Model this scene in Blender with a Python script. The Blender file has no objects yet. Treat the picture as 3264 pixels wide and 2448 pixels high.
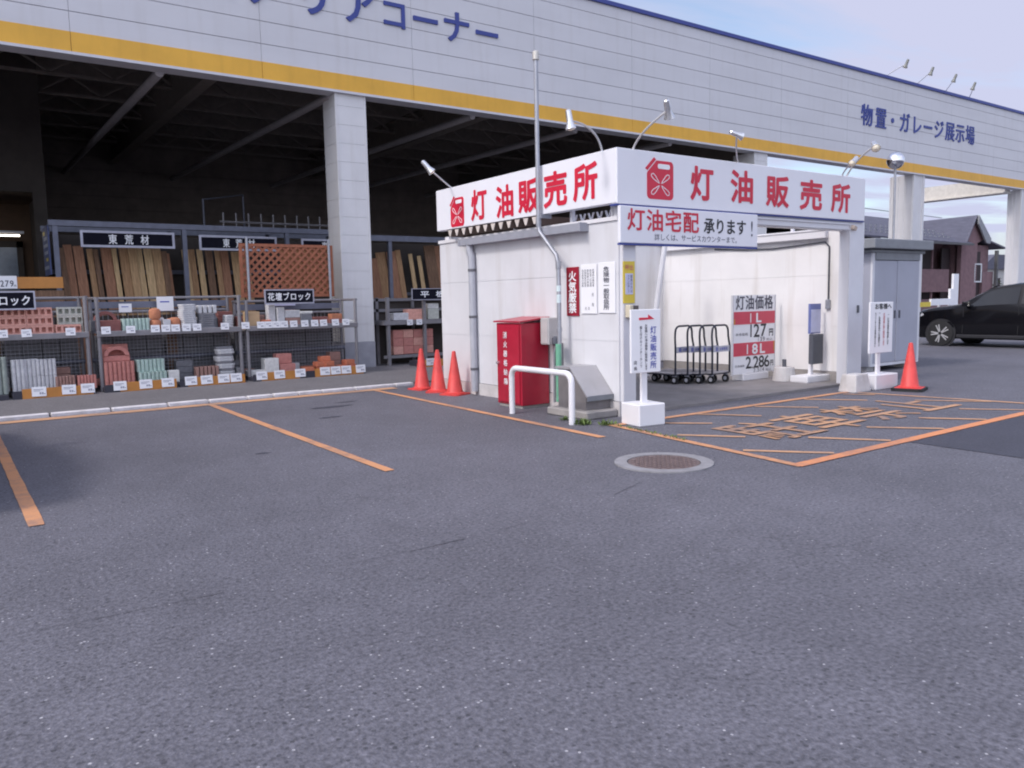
import bpy, bmesh, math, random
from mathutils import Vector, Matrix, Euler

random.seed(7)
SC = bpy.context.scene
COL = SC.collection
R_ = math.radians

# ------------------------------------------------------------------ camera
cd = bpy.data.cameras.new("camera"); cam = bpy.data.objects.new("camera", cd); COL.objects.link(cam)
yaw, pitch, roll = R_(54.5987), R_(6.0135), R_(1.1806)
fw = Vector((math.cos(yaw)*math.cos(pitch), math.sin(yaw)*math.cos(pitch), -math.sin(pitch)))
r0 = Vector((math.sin(yaw), -math.cos(yaw), 0)); d0 = fw.cross(r0)
rt = math.cos(roll)*r0 + math.sin(roll)*d0; dn = -math.sin(roll)*r0 + math.cos(roll)*d0
cam.matrix_world = Matrix(((rt.x, -dn.x, -fw.x, 0), (rt.y, -dn.y, -fw.y, 0), (rt.z, -dn.z, -fw.z, 1.5), (0, 0, 0, 1)))
cd.sensor_width = 36; cd.lens = 28.027; cd.clip_start = 0.05; cd.clip_end = 3000
SC.camera = cam

# ------------------------------------------------------------------ light
SUN_DIR = Vector((-0.66, 0.03, 0.75)).normalized()          # towards the sun
W = bpy.data.worlds.new("World"); SC.world = W; W.use_nodes = True
nt = W.node_tree; nt.nodes.clear()
def N(tree, typ, **kw):
    n = tree.nodes.new(typ)
    for k, v in kw.items():
        if k.startswith('i_'): n.inputs[k[2:].replace('_', ' ')].default_value = v
        else: setattr(n, k, v)
    return n
L = nt.links.new
sky = N(nt, 'ShaderNodeTexSky', sky_type='NISHITA', sun_disc=False)
sky.sun_elevation = math.asin(SUN_DIR.z)
sky.sun_rotation = math.atan2(SUN_DIR.x, SUN_DIR.y)
sky.dust_density = 2.0
tc = N(nt, 'ShaderNodeTexCoord'); sep = N(nt, 'ShaderNodeSeparateXYZ'); L(tc.outputs['Generated'], sep.inputs[0])
zz = N(nt, 'ShaderNodeMath', operation='MAXIMUM'); zz.inputs[1].default_value = 0.06; L(sep.outputs['Z'], zz.inputs[0])
dx = N(nt, 'ShaderNodeMath', operation='DIVIDE'); L(sep.outputs['X'], dx.inputs[0]); L(zz.outputs[0], dx.inputs[1])
dy = N(nt, 'ShaderNodeMath', operation='DIVIDE'); L(sep.outputs['Y'], dy.inputs[0]); L(zz.outputs[0], dy.inputs[1])
cb = N(nt, 'ShaderNodeCombineXYZ'); L(dx.outputs[0], cb.inputs[0]); L(dy.outputs[0], cb.inputs[1])
mp = N(nt, 'ShaderNodeMapping'); mp.inputs['Rotation'].default_value = (0, 0, R_(20)); mp.inputs['Scale'].default_value = (0.55, 1.5, 1)
mp.inputs['Location'].default_value = (1.3, 0.9, 0)
L(cb.outputs[0], mp.inputs[0])
cn = N(nt, 'ShaderNodeTexNoise'); cn.inputs['Scale'].default_value = 0.62; cn.inputs['Detail'].default_value = 7; cn.inputs['Roughness'].default_value = .55
cn.inputs['Distortion'].default_value = .5
L(mp.outputs[0], cn.inputs['Vector'])
cr = N(nt, 'ShaderNodeValToRGB'); L(cn.outputs['Fac'], cr.inputs[0])
cr.color_ramp.elements[0].position = .36; cr.color_ramp.elements[0].color = (.10, .10, .10, 1)
cr.color_ramp.elements[1].position = .56; cr.color_ramp.elements[1].color = (1, 1, 1, 1)
cmix = N(nt, 'ShaderNodeMixRGB'); L(cr.outputs[0], cmix.inputs[0]); L(sky.outputs[0], cmix.inputs[1])
cmix.inputs[2].default_value = (2.78, 2.90, 3.85, 1)
# brighter, warmer sky added behind the camera, out of view, to fill the facade
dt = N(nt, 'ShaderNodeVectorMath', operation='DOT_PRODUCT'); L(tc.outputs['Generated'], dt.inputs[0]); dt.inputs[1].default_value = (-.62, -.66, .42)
sky_fill = N(nt, 'ShaderNodeMapRange'); sky_fill.inputs[1].default_value = -.1; sky_fill.inputs[2].default_value = .9; sky_fill.inputs[3].default_value = 1.0; sky_fill.inputs[4].default_value = 1.85; L(dt.outputs['Value'], sky_fill.inputs[0])
hm0 = N(nt, 'ShaderNodeVectorMath', operation='SCALE'); L(cmix.outputs[0], hm0.inputs[0]); L(sky_fill.outputs[0], hm0.inputs['Scale'])
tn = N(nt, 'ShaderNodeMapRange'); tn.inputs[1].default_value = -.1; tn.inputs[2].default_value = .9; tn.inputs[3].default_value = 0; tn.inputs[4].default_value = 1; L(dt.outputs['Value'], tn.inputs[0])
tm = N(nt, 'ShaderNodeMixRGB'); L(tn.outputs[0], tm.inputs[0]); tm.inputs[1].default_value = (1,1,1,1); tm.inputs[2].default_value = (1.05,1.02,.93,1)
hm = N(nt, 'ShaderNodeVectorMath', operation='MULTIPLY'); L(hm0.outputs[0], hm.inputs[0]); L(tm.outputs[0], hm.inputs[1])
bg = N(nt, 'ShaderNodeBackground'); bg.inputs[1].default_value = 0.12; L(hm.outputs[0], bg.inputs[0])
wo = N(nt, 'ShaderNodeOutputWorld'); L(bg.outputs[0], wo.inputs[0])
sd = bpy.data.lights.new("sun", 'SUN'); sd.energy = 0.92; sd.angle = R_(9); sd.color = (1.0, .96, .95)
sun = bpy.data.objects.new("sun", sd); COL.objects.link(sun)
sun.rotation_euler = (-SUN_DIR).to_track_quat('-Z', 'Y').to_euler()
SC.view_settings.view_transform = 'Standard'; SC.view_settings.look = 'None'
SC.view_settings.gamma = 1; SC.view_settings.exposure = 0.9
SC.cycles.filter_width = 2.0
SC.cycles.max_bounces = 8

# ------------------------------------------------------------------ helpers
class MB:
    def __init__(s): s.v = []; s.f = []
    def add(s, vs, fs):
        o = len(s.v); s.v += [tuple(v) for v in vs]; s.f += [tuple(i+o for i in f) for f in fs]; return s
    def box(s, x0, x1, y0, y1, z0, z1):
        return s.add([(x0,y0,z0),(x1,y0,z0),(x1,y1,z0),(x0,y1,z0),(x0,y0,z1),(x1,y0,z1),(x1,y1,z1),(x0,y1,z1)],
              [(3,2,1,0),(4,5,6,7),(0,1,5,4),(1,2,6,5),(2,3,7,6),(3,0,4,7)])
    def obox(s, c, size, rot=(0,0,0)):
        m = Euler(rot).to_matrix(); c = Vector(c); a, b, d = [q/2 for q in size]
        P = [(-a,-b,-d),(a,-b,-d),(a,b,-d),(-a,b,-d),(-a,-b,d),(a,-b,d),(a,b,d),(-a,b,d)]
        return s.add([c + m @ Vector(p) for p in P], [(3,2,1,0),(4,5,6,7),(0,1,5,4),(1,2,6,5),(2,3,7,6),(3,0,4,7)])
    def tube(s, pts, r, n=8, r2=None, caps=True):
        pts = [Vector(p) for p in pts]; k = len(pts); vs = []; fs = []
        up = Vector((0,0,1)); prev = None
        for i, p in enumerate(pts):
            if i == 0: t = pts[1]-p
            elif i == k-1: t = p-pts[i-1]
            else: t = (pts[i+1]-p).normalized() + (p-pts[i-1]).normalized()
            t.normalize()
            if prev is None:
                a = t.cross(up)
                if a.length < 1e-3: a = t.cross(Vector((1,0,0)))
            else: a = prev - t*prev.dot(t)
            a.normalize(); prev = a; b = t.cross(a)
            rr = r if r2 is None else r + (r2-r)*i/(k-1)
            for j in range(n):
                q = 2*math.pi*j/n; vs.append(p + (a*math.cos(q) + b*math.sin(q))*rr)
        for i in range(k-1):
            for j in range(n):
                j2 = (j+1) % n
                fs.append((i*n+j, i*n+j2, (i+1)*n+j2, (i+1)*n+j))
        if caps: fs.append(tuple(range(n-1, -1, -1))); fs.append(tuple((k-1)*n+j for j in range(n)))
        return s.add(vs, fs)
    def lathe(s, prof, n=24, c=(0,0,0), axis=(0,0,1), caps=True):
        ax = Vector(axis).normalized(); a = ax.orthogonal().normalized(); b = ax.cross(a); c = Vector(c)
        vs = []; fs = []; k = len(prof)
        for r, h in prof:
            for j in range(n):
                q = 2*math.pi*j/n; vs.append(c + ax*h + (a*math.cos(q)+b*math.sin(q))*r)
        for i in range(k-1):
            for j in range(n):
                j2 = (j+1) % n; fs.append((i*n+j, i*n+j2, (i+1)*n+j2, (i+1)*n+j))
        if caps: fs.append(tuple(range(n-1,-1,-1))); fs.append(tuple((k-1)*n+j for j in range(n)))
        return s.add(vs, fs)
    def prism(s, poly, O, Rv, Uv, d0, d1):
        """polygon in the plane O + x*Rv + y*Uv, extruded along Rv x Uv from d0 to d1"""
        O, Rv, Uv = Vector(O), Vector(Rv), Vector(Uv); Nn = Rv.cross(Uv).normalized(); n = len(poly)
        vs = [O + Rv*x + Uv*y + Nn*d0 for x, y in poly] + [O + Rv*x + Uv*y + Nn*d1 for x, y in poly]
        fs = [tuple(range(n-1,-1,-1)), tuple(range(n, 2*n))] + [(i, (i+1)%n, n+(i+1)%n, n+i) for i in range(n)]
        return s.add(vs, fs)
    def build(s, name, mat, parent=None, loc=None, bevel=0, smooth=False, segs=1):
        off = Vector((0,0,0))
        if parent is not None:
            p = parent
            while p is not None: off += p.location; p = p.parent
        if loc is not None: off += Vector(loc) if parent is None else Vector(loc)
        me = bpy.data.meshes.new(name)
        me.from_pydata([tuple(Vector(v)-off) for v in s.v], [], s.f)
        bm = bmesh.new(); bm.from_mesh(me)
        bmesh.ops.recalc_face_normals(bm, faces=bm.faces)
        if bevel:
            ed = [e for e in bm.edges if e.is_manifold and e.calc_face_angle(0) > .5]
            bmesh.ops.bevel(bm, geom=ed, offset=bevel, segments=segs, affect='EDGES', profile=.7, clamp_overlap=True)
        bm.to_mesh(me); bm.free()
        if smooth:
            for f in me.polygons: f.use_smooth = True
            try: me.set_sharp_from_angle(angle=R_(38))
            except Exception: pass
        me.materials.append(mat)
        o = bpy.data.objects.new(name, me); COL.objects.link(o)
        if parent is not None:
            o.parent = parent
            if loc is not None: o.location = loc
        elif loc is not None: o.location = loc
        return o
def tag(o, label=None, cat=None, group=None, kind=None):
    if label: o['label'] = label
    if cat: o['category'] = cat
    if group: o['group'] = group
    if kind: o['kind'] = kind
    return o
def thing(name, loc, label, cat, group=None):
    o = bpy.data.objects.new(name, None); COL.objects.link(o); o.location = loc; o.empty_display_size = .1
    return tag(o, label, cat, group)
def copy_tree(o, parent=None):
    c = o.copy(); COL.objects.link(c)
    if parent is not None: c.parent = parent
    for ch in list(o.children): copy_tree(ch, c)
    return c
PROTO = {}
def place(key, fn, loc, rz, label, cat, group=None, tilt=None):
    """first call builds the thing at the origin with fn, later calls copy it with its parts"""
    if key not in PROTO: o = fn(); PROTO[key] = o
    else: o = copy_tree(PROTO[key])
    o.location = loc; o.rotation_euler = (tilt[0], tilt[1], rz) if tilt else (0, 0, rz)
    for k in ('group',):
        if k in o.keys() and not group: del o[k]
    return tag(o, label, cat, group)

# glyphs: outlines of the built-in font turned into mesh, thickened with a round pen
GL = {}
def glyph(ch):
    if ch not in GL:
        cu = bpy.data.curves.new('glyph', 'FONT'); cu.body = ch; cu.resolution_u = 3
        o = bpy.data.objects.new('glyph', cu); COL.objects.link(o)
        bpy.context.view_layer.update()
        dg = bpy.context.evaluated_depsgraph_get(); me = o.evaluated_get(dg).to_mesh()
        vs = [(v.co.x, v.co.y) for v in me.vertices]; fs = [tuple(p.vertices) for p in me.polygons]
        ed = {}
        for f in fs:
            for i in range(len(f)):
                e = (f[i], f[(i+1) % len(f)])
                if (e[1], e[0]) in ed: del ed[(e[1], e[0])]
                else: ed[e] = 1
        GL[ch] = (vs, fs, list(ed)); o.evaluated_get(dg).to_mesh_clear()
        bpy.data.objects.remove(o); bpy.data.curves.remove(cu)
    return GL[ch]
def put(mb, items, O, Rv, Uv, lift=.004, wt=.03, thick=0):
    """items: (char, centre x, centre y, width, height) on the plane O + x*Rv + y*Uv"""
    O, Rv, Uv = Vector(O), Vector(Rv), Vector(Uv); Nn = Rv.cross(Uv).normalized()
    for it in items:
        ch, cx, cy, w, h = it[:5]
        vs, fs, ed = glyph(ch)
        if not vs: continue
        if ord(ch) < 256:
            x0 = min(v[0] for v in vs); x1 = max(v[0] for v in vs); y0 = min(v[1] for v in vs); y1 = max(v[1] for v in vs)
            sx, sy = w/max(x1-x0, .05), h/max(y1-y0, .05); ox, oy = (x0+x1)/2, (y0+y1)/2
            if ch in '1!I': sx = sy*.9
        else: sx, sy, ox, oy = w/.92, h/.92, .5, .38
        P = [(cx+(x-ox)*sx, cy+(y-oy)*sy) for x, y in vs]
        polys = [([P[i] for i in f], 0) for f in fs]
        if wt:
            r = wt*min(w, h); k = 0
            for a, b in ed:
                d = Vector((P[b][0]-P[a][0], P[b][1]-P[a][1]))
                if d.length < 1e-6: continue
                n = Vector((-d.y, d.x)).normalized()*r; k += 1
                polys.append(([(P[a][0]+n.x,P[a][1]+n.y),(P[a][0]-n.x,P[a][1]-n.y),(P[b][0]-n.x,P[b][1]-n.y),(P[b][0]+n.x,P[b][1]+n.y)], k)); k += 1
                polys.append(([(P[a][0]+r*math.cos(q*.7854),P[a][1]+r*math.sin(q*.7854)) for q in range(8)], k))
        for pl, k in polys:
            z = lift+thick+.0003*(k > 0)+.00002*k
            if thick: mb.prism(pl, O, Rv, Uv, 0, z)
            else: mb.add([O + Rv*x + Uv*y + Nn*z for x, y in pl], [tuple(range(len(pl)))])
    return mb
def row(s, x0, x1, y, h, fill=.9):
    k = len(s); st = (x1-x0)/k
    return [(c, x0+st*(i+.5), y, st*fill, h) for i, c in enumerate(s) if c not in ' \u3000']
def colm(s, x, y0, y1, w, fill=.9):
    k = len(s); st = (y0-y1)/k
    return [('\u4e28' if c == 'ー' else c, x, y0-st*(i+.5), w, st*fill) for i, c in enumerate(s) if c not in ' \u3000']

# ------------------------------------------------------------------ materials
def newmat(name):
    m = bpy.data.materials.new(name); m.use_nodes = True; t = m.node_tree
    return m, t, t.nodes['Principled BSDF']
def M_(name, col, rough=.6, metal=0, var=.12, scale=6, bump=0, bscale=60, stretch=(1,1,1), col2=None, spec=None, dirt=0, coat=0):
    m, t, b = newmat(name); l = t.links.new
    tc = N(t, 'ShaderNodeTexCoord'); mp = N(t, 'ShaderNodeMapping'); mp.inputs['Scale'].default_value = stretch
    l(tc.outputs['Object'], mp.inputs[0])
    n = N(t, 'ShaderNodeTexNoise'); n.inputs['Scale'].default_value = scale; n.inputs['Detail'].default_value = 6; n.inputs['Roughness'].default_value = .6
    l(mp.outputs[0], n.inputs['Vector'])
    ra = N(t, 'ShaderNodeValToRGB'); l(n.outputs['Fac'], ra.inputs[0])
    ra.color_ramp.elements[0].position = .3; ra.color_ramp.elements[1].position = .7
    c0 = tuple(c*(1-var) for c in col); c1 = tuple(min(1, c*(1+var)) for c in (col2 or col))
    ra.color_ramp.elements[0].color = (*c0, 1); ra.color_ramp.elements[1].color = (*c1, 1)
    out = ra.outputs[0]
    if dirt:
        n2 = N(t, 'ShaderNodeTexNoise'); n2.inputs['Scale'].default_value = 2.2; n2.inputs['Detail'].default_value = 8
        mp2 = N(t, 'ShaderNodeMapping'); mp2.inputs['Scale'].default_value = (2.2, 2.2, .22); l(tc.outputs['Object'], mp2.inputs[0]); l(mp2.outputs[0], n2.inputs['Vector'])
        r2 = N(t, 'ShaderNodeValToRGB'); r2.color_ramp.elements[0].position = .52; r2.color_ramp.elements[1].position = .75
        r2.color_ramp.elements[0].color = (0,0,0,1); r2.color_ramp.elements[1].color = (dirt,dirt,dirt,1); l(n2.outputs['Fac'], r2.inputs[0])
        mx = N(t, 'ShaderNodeMixRGB'); l(r2.outputs[0], mx.inputs[0]); l(out, mx.inputs[1]); mx.inputs[2].default_value = (col[0]*.55, col[1]*.48, col[2]*.4, 1)
        out = mx.outputs[0]
    l(out, b.inputs['Base Color'])
    b.inputs['Roughness'].default_value = rough; b.inputs['Metallic'].default_value = metal
    if spec is not None: b.inputs['Specular IOR Level'].default_value = spec
    if coat: b.inputs['Coat Weight'].default_value = coat; b.inputs['Coat Roughness'].default_value = .05
    if bump:
        n3 = N(t, 'ShaderNodeTexNoise'); n3.inputs['Scale'].default_value = bscale; n3.inputs['Detail'].default_value = 4
        l(mp.outputs[0], n3.inputs['Vector'])
        bp = N(t, 'ShaderNodeBump'); bp.inputs['Strength'].default_value = bump; bp.inputs['Distance'].default_value = .01
        l(n3.outputs['Fac'], bp.inputs['Height']); l(bp.outputs[0], b.inputs['Normal'])
    return m
def asphalt(name, base, spk=1.0, contrast=1.0):
    m, t, b = newmat(name); l = t.links.new
    tc = N(t, 'ShaderNodeTexCoord')
    def noise(s, d=5, r=.6):
        n = N(t, 'ShaderNodeTexNoise'); n.inputs['Scale'].default_value = s; n.inputs['Detail'].default_value = d; n.inputs['Roughness'].default_value = r
        l(tc.outputs['Object'], n.inputs['Vector']); return n
    big, mid, fine = noise(.45, 4), noise(3.5, 6, .65), noise(40, 3, .6)
    def rng(src, a, c):
        mr = N(t, 'ShaderNodeMapRange'); mr.inputs[1].default_value = .3; mr.inputs[2].default_value = .7; mr.inputs[3].default_value = a; mr.inputs[4].default_value = c
        l(src, mr.inputs[0]); return mr.outputs[0]
    def mul(a, c):
        mm = N(t, 'ShaderNodeMath', operation='MULTIPLY'); l(a, mm.inputs[0]); l(c, mm.inputs[1]); return mm.outputs[0]
    k = contrast
    val = mul(mul(rng(big.outputs['Fac'], 1-.16*k, 1+.14*k), rng(mid.outputs['Fac'], 1-.10*k, 1+.10*k)), rng(fine.outputs['Fac'], 1-.42*k, 1+.40*k))
    vc = N(t, 'ShaderNodeVectorMath', operation='SCALE'); vc.inputs[0].default_value = base; l(val, vc.inputs['Scale'])
    # pale stones
    vo = N(t, 'ShaderNodeTexVoronoi'); vo.inputs['Scale'].default_value = 70; l(tc.outputs['Object'], vo.inputs['Vector'])
    sp = N(t, 'ShaderNodeSeparateColor'); l(vo.outputs['Color'], sp.inputs[0])
    gt = N(t, 'ShaderNodeMapRange'); gt.inputs[1].default_value = .978; gt.inputs[2].default_value = 1.0; gt.inputs[3].default_value = 0; gt.inputs[4].default_value = 1; l(sp.outputs[0], gt.inputs[0])
    lt = N(t, 'ShaderNodeMath', operation='LESS_THAN'); lt.inputs[1].default_value = .42; l(vo.outputs['Distance'], lt.inputs[0])
    st = mul(gt.outputs[0], lt.outputs[0])
    sc = N(t, 'ShaderNodeMath', operation='MULTIPLY'); sc.inputs[1].default_value = .62*spk; l(st, sc.inputs[0])
    mx = N(t, 'ShaderNodeMixRGB'); l(sc.outputs[0], mx.inputs[0]); l(vc.outputs[0], mx.inputs[1]); mx.inputs[2].default_value = (.62, .61, .64, 1)
    # dark pits
    v2 = N(t, 'ShaderNodeTexVoronoi'); v2.inputs['Scale'].default_value = 36; l(tc.outputs['Object'], v2.inputs['Vector'])
    s2 = N(t, 'ShaderNodeSeparateColor'); l(v2.outputs['Color'], s2.inputs[0])
    g2 = N(t, 'ShaderNodeMath', operation='GREATER_THAN'); g2.inputs[1].default_value = .82; l(s2.outputs[1], g2.inputs[0])
    l2 = N(t, 'ShaderNodeMath', operation='LESS_THAN'); l2.inputs[1].default_value = .33; l(v2.outputs['Distance'], l2.inputs[0])
    d2 = N(t, 'ShaderNodeMath', operation='MULTIPLY'); d2.inputs[1].default_value = .55; l(mul(g2.outputs[0], l2.outputs[0]), d2.inputs[0])
    m2 = N(t, 'ShaderNodeMixRGB'); l(d2.outputs[0], m2.inputs[0]); l(mx.outputs[0], m2.inputs[1]); m2.inputs[2].default_value = (.03, .03, .035, 1)
    # branching cracks in worn areas
    dn_ = N(t, 'ShaderNodeTexNoise'); dn_.inputs['Scale'].default_value = 5; dn_.inputs['Detail'].default_value = 4; l(tc.outputs['Object'], dn_.inputs['Vector'])
    dm = N(t, 'ShaderNodeMixRGB', blend_type='ADD'); dm.inputs[0].default_value = .16; l(tc.outputs['Object'], dm.inputs[1]); l(dn_.outputs['Color'], dm.inputs[2])
    v3 = N(t, 'ShaderNodeTexVoronoi', feature='DISTANCE_TO_EDGE'); v3.inputs['Scale'].default_value = 6.5; l(dm.outputs[0], v3.inputs['Vector'])
    e3 = N(t, 'ShaderNodeMapRange'); e3.inputs[1].default_value = .012; e3.inputs[2].default_value = .05; e3.inputs[3].default_value = 1; e3.inputs[4].default_value = 0; l(v3.outputs['Distance'], e3.inputs[0])
    wn = N(t, 'ShaderNodeTexNoise'); wn.inputs['Scale'].default_value = .55; wn.inputs['Detail'].default_value = 5; l(tc.outputs['Object'], wn.inputs['Vector'])
    w3 = N(t, 'ShaderNodeMapRange'); w3.inputs[1].default_value = .52; w3.inputs[2].default_value = .66; w3.inputs[3].default_value = 0; w3.inputs[4].default_value = .38*k; l(wn.outputs['Fac'], w3.inputs[0])
    m3 = N(t, 'ShaderNodeMixRGB'); l(mul(e3.outputs[0], w3.outputs[0]), m3.inputs[0]); l(m2.outputs[0], m3.inputs[1]); m3.inputs[2].default_value = (.045, .044, .05, 1)
    m2 = m3
    l(m2.outputs[0], b.inputs['Base Color']); b.inputs['Roughness'].default_value = .68; b.inputs['Specular IOR Level'].default_value = .45
    ad = N(t, 'ShaderNodeMath', operation='ADD'); l(fine.outputs['Fac'], ad.inputs[0]); l(vo.outputs['Distance'], ad.inputs[1])
    bp = N(t, 'ShaderNodeBump'); bp.inputs['Strength'].default_value = .55*k; bp.inputs['Distance'].default_value = .006
    l(ad.outputs[0], bp.inputs['Height']); l(bp.outputs[0], b.inputs['Normal'])
    return m
def paint(name, col, under, wear=.5, rough=.7):
    m, t, b = newmat(name); l = t.links.new
    tc = N(t, 'ShaderNodeTexCoord')
    n = N(t, 'ShaderNodeTexNoise'); n.inputs['Scale'].default_value = 9; n.inputs['Detail'].default_value = 9; n.inputs['Roughness'].default_value = .75
    l(tc.outputs['Object'], n.inputs['Vector'])
    n2 = N(t, 'ShaderNodeTexNoise'); n2.inputs['Scale'].default_value = 1.3; n2.inputs['Detail'].default_value = 4
    l(tc.outputs['Object'], n2.inputs['Vector'])
    ad = N(t, 'ShaderNodeMath', operation='ADD'); l(n.outputs['Fac'], ad.inputs[0]); l(n2.outputs['Fac'], ad.inputs[1])
    r = N(t, 'ShaderNodeMapRange'); r.inputs[1].default_value = .94; r.inputs[2].default_value = 1.2; r.inputs[3].default_value = .08; r.inputs[4].default_value = wear
    l(ad.outputs[0], r.inputs[0])
    mx = N(t, 'ShaderNodeMixRGB'); l(r.outputs[0], mx.inputs[0]); mx.inputs[1].default_value = (*col, 1); mx.inputs[2].default_value = (*under, 1)
    l(mx.outputs[0], b.inputs['Base Color']); b.inputs['Roughness'].default_value = rough
    return m
def emis(name, col, s):
    m, t, b = newmat(name); b.inputs['Emission Color'].default_value = (*col, 1); b.inputs['Emission Strength'].default_value = s
    b.inputs['Base Color'].default_value = (*col, 1); return m

ASP = (.118, .116, .138)
m_asph = asphalt('asphalt', ASP)
m_new = asphalt('new_asphalt', (.052, .052, .070), .35, .6)
m_pave = asphalt('pavement_asphalt', (.150, .142, .150), .25, .6)
m_conc = M_('concrete', (.30, .28, .27), .9, var=.18, scale=3, bump=.3, bscale=40)
m_concl = M_('pale_concrete', (.55, .53, .53), .9, var=.14, scale=5, bump=.2, bscale=40, dirt=.4)
m_collar = M_('collar_concrete', (.25,.245,.26), .9, var=.2, scale=6)
m_slab = M_('floor_concrete', (.20, .185, .185), .85, var=.2, scale=2, bump=.2)
m_kerb = M_('kerb_white', (.62, .60, .62), .85, var=.15, scale=7, dirt=.4)
m_orange = paint('orange_paint', (.62, .29, .135), ASP, .55)
m_orange_fresh = paint('orange_paint_fresh', (.70, .27, .11), ASP, .5)
m_orange_old = paint('orange_paint_old', (.56, .31, .17), ASP, .6)
m_wall = M_("kiosk_wall", (.64, .64, .67), .55, var=.05, scale=1.6, dirt=.30)
m_wallin = M_('kiosk_wall_inner', (.80, .785, .785), .6, var=.05, scale=1.3, dirt=.38)
m_white = M_('white_paint', (.74, .73, .76), .4, var=.03, scale=3, dirt=.06)
m_frame = M_('grey_white_steel', (.66, .66, .70), .45, var=.04, scale=3, dirt=.12)
m_sign = M_('sign_white', (.78, .78, .83), .32, var=.015, scale=2, dirt=.03)
m_fascia = M_('fascia_panel', (.61, .605, .63), .5, var=.05, scale=.6, stretch=(.5,1,2), dirt=.13)
m_groove = M_('joint_dark', (.36, .36, .39), .8)
m_yellow = M_('yellow_band', (.74, .40, .045), .5, var=.09, scale=1.2, dirt=.25)
m_blue = M_('blue_cap', (.035, .055, .26), .45, var=.08)
m_trim = M_('grey_trim', (.60, .60, .64), .5, var=.04, dirt=.1)
m_pillar = M_('pillar_panel', (.67, .66, .67), .5, var=.05, scale=1.5, dirt=.22)
m_red = M_('sign_red', (.62, .022, .055), .4, var=.05)
m_redpaint = M_('red_paint', (.40, .012, .036), .38, var=.14, scale=3, dirt=.3, coat=.2)
m_redlight = M_('price_red', (.60, .06, .10), .4, var=.05)
m_ink = M_('ink_black', (.03, .03, .035), .5)
m_print = M_('print_grey', (.30, .30, .36), .6)
m_inkgrey = M_('ink_grey', (.09, .09, .12), .5)
m_inkblue = M_('ink_blue', (.06, .08, .42), .5)
m_inkred = M_('ink_red', (.60, .16, .18), .5)
m_whiteink = M_('ink_white', (.85, .85, .87), .5, var=.02)
m_maroon = M_('maroon_plate', (.30, .012, .03), .4, var=.05)
m_plate = M_('plate_white', (.82, .82, .85), .35, var=.02)
m_yplate = M_('plate_yellow', (.68, .52, .06), .45, var=.05, dirt=.2)
m_cream = M_('cream_plastic', (.60, .54, .42), .5)
m_darkbox = M_('dark_plastic', (.10, .085, .08), .5)
m_galv = M_('galvanised_pipe', (.36, .37, .41), .45, .5, var=.10, scale=8)
m_pvc = M_('grey_pvc', (.40, .41, .46), .5, var=.08, scale=5, dirt=.15)
m_gutter = M_('gutter_grey', (.33, .34, .39), .5, var=.08, dirt=.15)
m_deck = M_('roof_deck', (.16, .11, .09), .6, .2, var=.2)
m_deckend = M_('roof_deck_end', (.62, .56, .52), .6, var=.15)
m_lamp = M_('lamp_metal', (.72, .72, .74), .25, .75, var=.05)
m_lamparm = M_('lamp_arm', (.58, .57, .57), .4, .4)
m_glass = M_('lamp_glass', (.88, .80, .64), .1, var=.02)
m_cone = M_('cone_red', (.66, .065, .06), .5, var=.14, scale=7, dirt=.35)
m_rubber = M_('black_rubber', (.014, .014, .016), .7, var=.2)
m_steel = M_('cabinet_steel', (.30, .30, .32), .45, .3, var=.08, dirt=.25)
m_meter = M_('meter_steel', (.50,.48,.48), .5, .1, var=.08, dirt=.2)
m_hood = M_('hood_steel', (.42, .41, .43), .38, .35, var=.07, scale=3, dirt=.15)
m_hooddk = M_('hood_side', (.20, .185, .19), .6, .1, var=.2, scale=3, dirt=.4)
m_green = M_('green_pipe', (.16, .42, .28), .5)
m_iron = M_('cover_iron', (.17, .125, .12), .6, .3, var=.2, scale=12)
m_shed = M_('shed_blue_grey', (.38, .39, .46), .42, .1, var=.05, scale=2, dirt=.08)
m_shedroof = M_('shed_roof', (.22, .23, .25), .5, var=.1)
m_navy = M_('navy_tube', (.028, .032, .05), .35, .4)
m_deckgrey = M_('cart_deck', (.34, .32, .33), .7, var=.15, scale=9)
m_bluebox = M_('blue_plastic', (.16, .19, .42), .45)
m_cartplate = M_('cart_plate', (.50,.50,.56), .5)
m_paper = M_('paper_lilac', (.55, .56, .74), .5)
m_greybox = M_('grey_plastic', (.085, .09, .11), .55)
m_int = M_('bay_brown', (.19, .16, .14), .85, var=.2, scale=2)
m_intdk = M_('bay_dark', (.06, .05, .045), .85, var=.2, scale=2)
m_beam = M_('beam_grey', (.40, .38, .39), .6, var=.1)
m_beamdk = M_('beam_brown', (.22, .19, .17), .7, var=.15)
m_rack = M_('rack_pipe', (.23, .22, .235), .55, .2, var=.12, scale=8)
m_rackdk = M_('rack_dark', (.15, .16, .21), .5, .3, var=.15, scale=6)
m_mesh = M_('wire_mesh', (.30, .30, .33), .5, .4)
m_blackp = M_('sign_black', (.010, .010, .018), .7, spec=.08)
m_edge = M_('sign_edge', (.42, .42, .50), .4, .3)
m_boardor = M_('orange_board', (.52, .22, .05), .6, var=.1, dirt=.2)
m_boardbk = M_('black_board', (.035, .035, .05), .6)
m_woods = [M_('timber_%s' % n, c, .75, var=.28, scale=7, stretch=(6,6,.5), col2=c2, bump=.15) for n, c, c2 in
           (('red', (.29,.135,.075), (.36,.18,.105)), ('tan', (.42,.26,.125), (.50,.32,.17)), ('pale', (.52,.35,.17), (.58,.40,.22)), ('dark', (.14,.075,.045), (.21,.12,.07)), ('mid', (.35,.195,.095), (.42,.25,.13)))]
m_lattice = M_('lattice_wood', (.33, .115, .06), .7, var=.18, scale=9)
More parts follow.
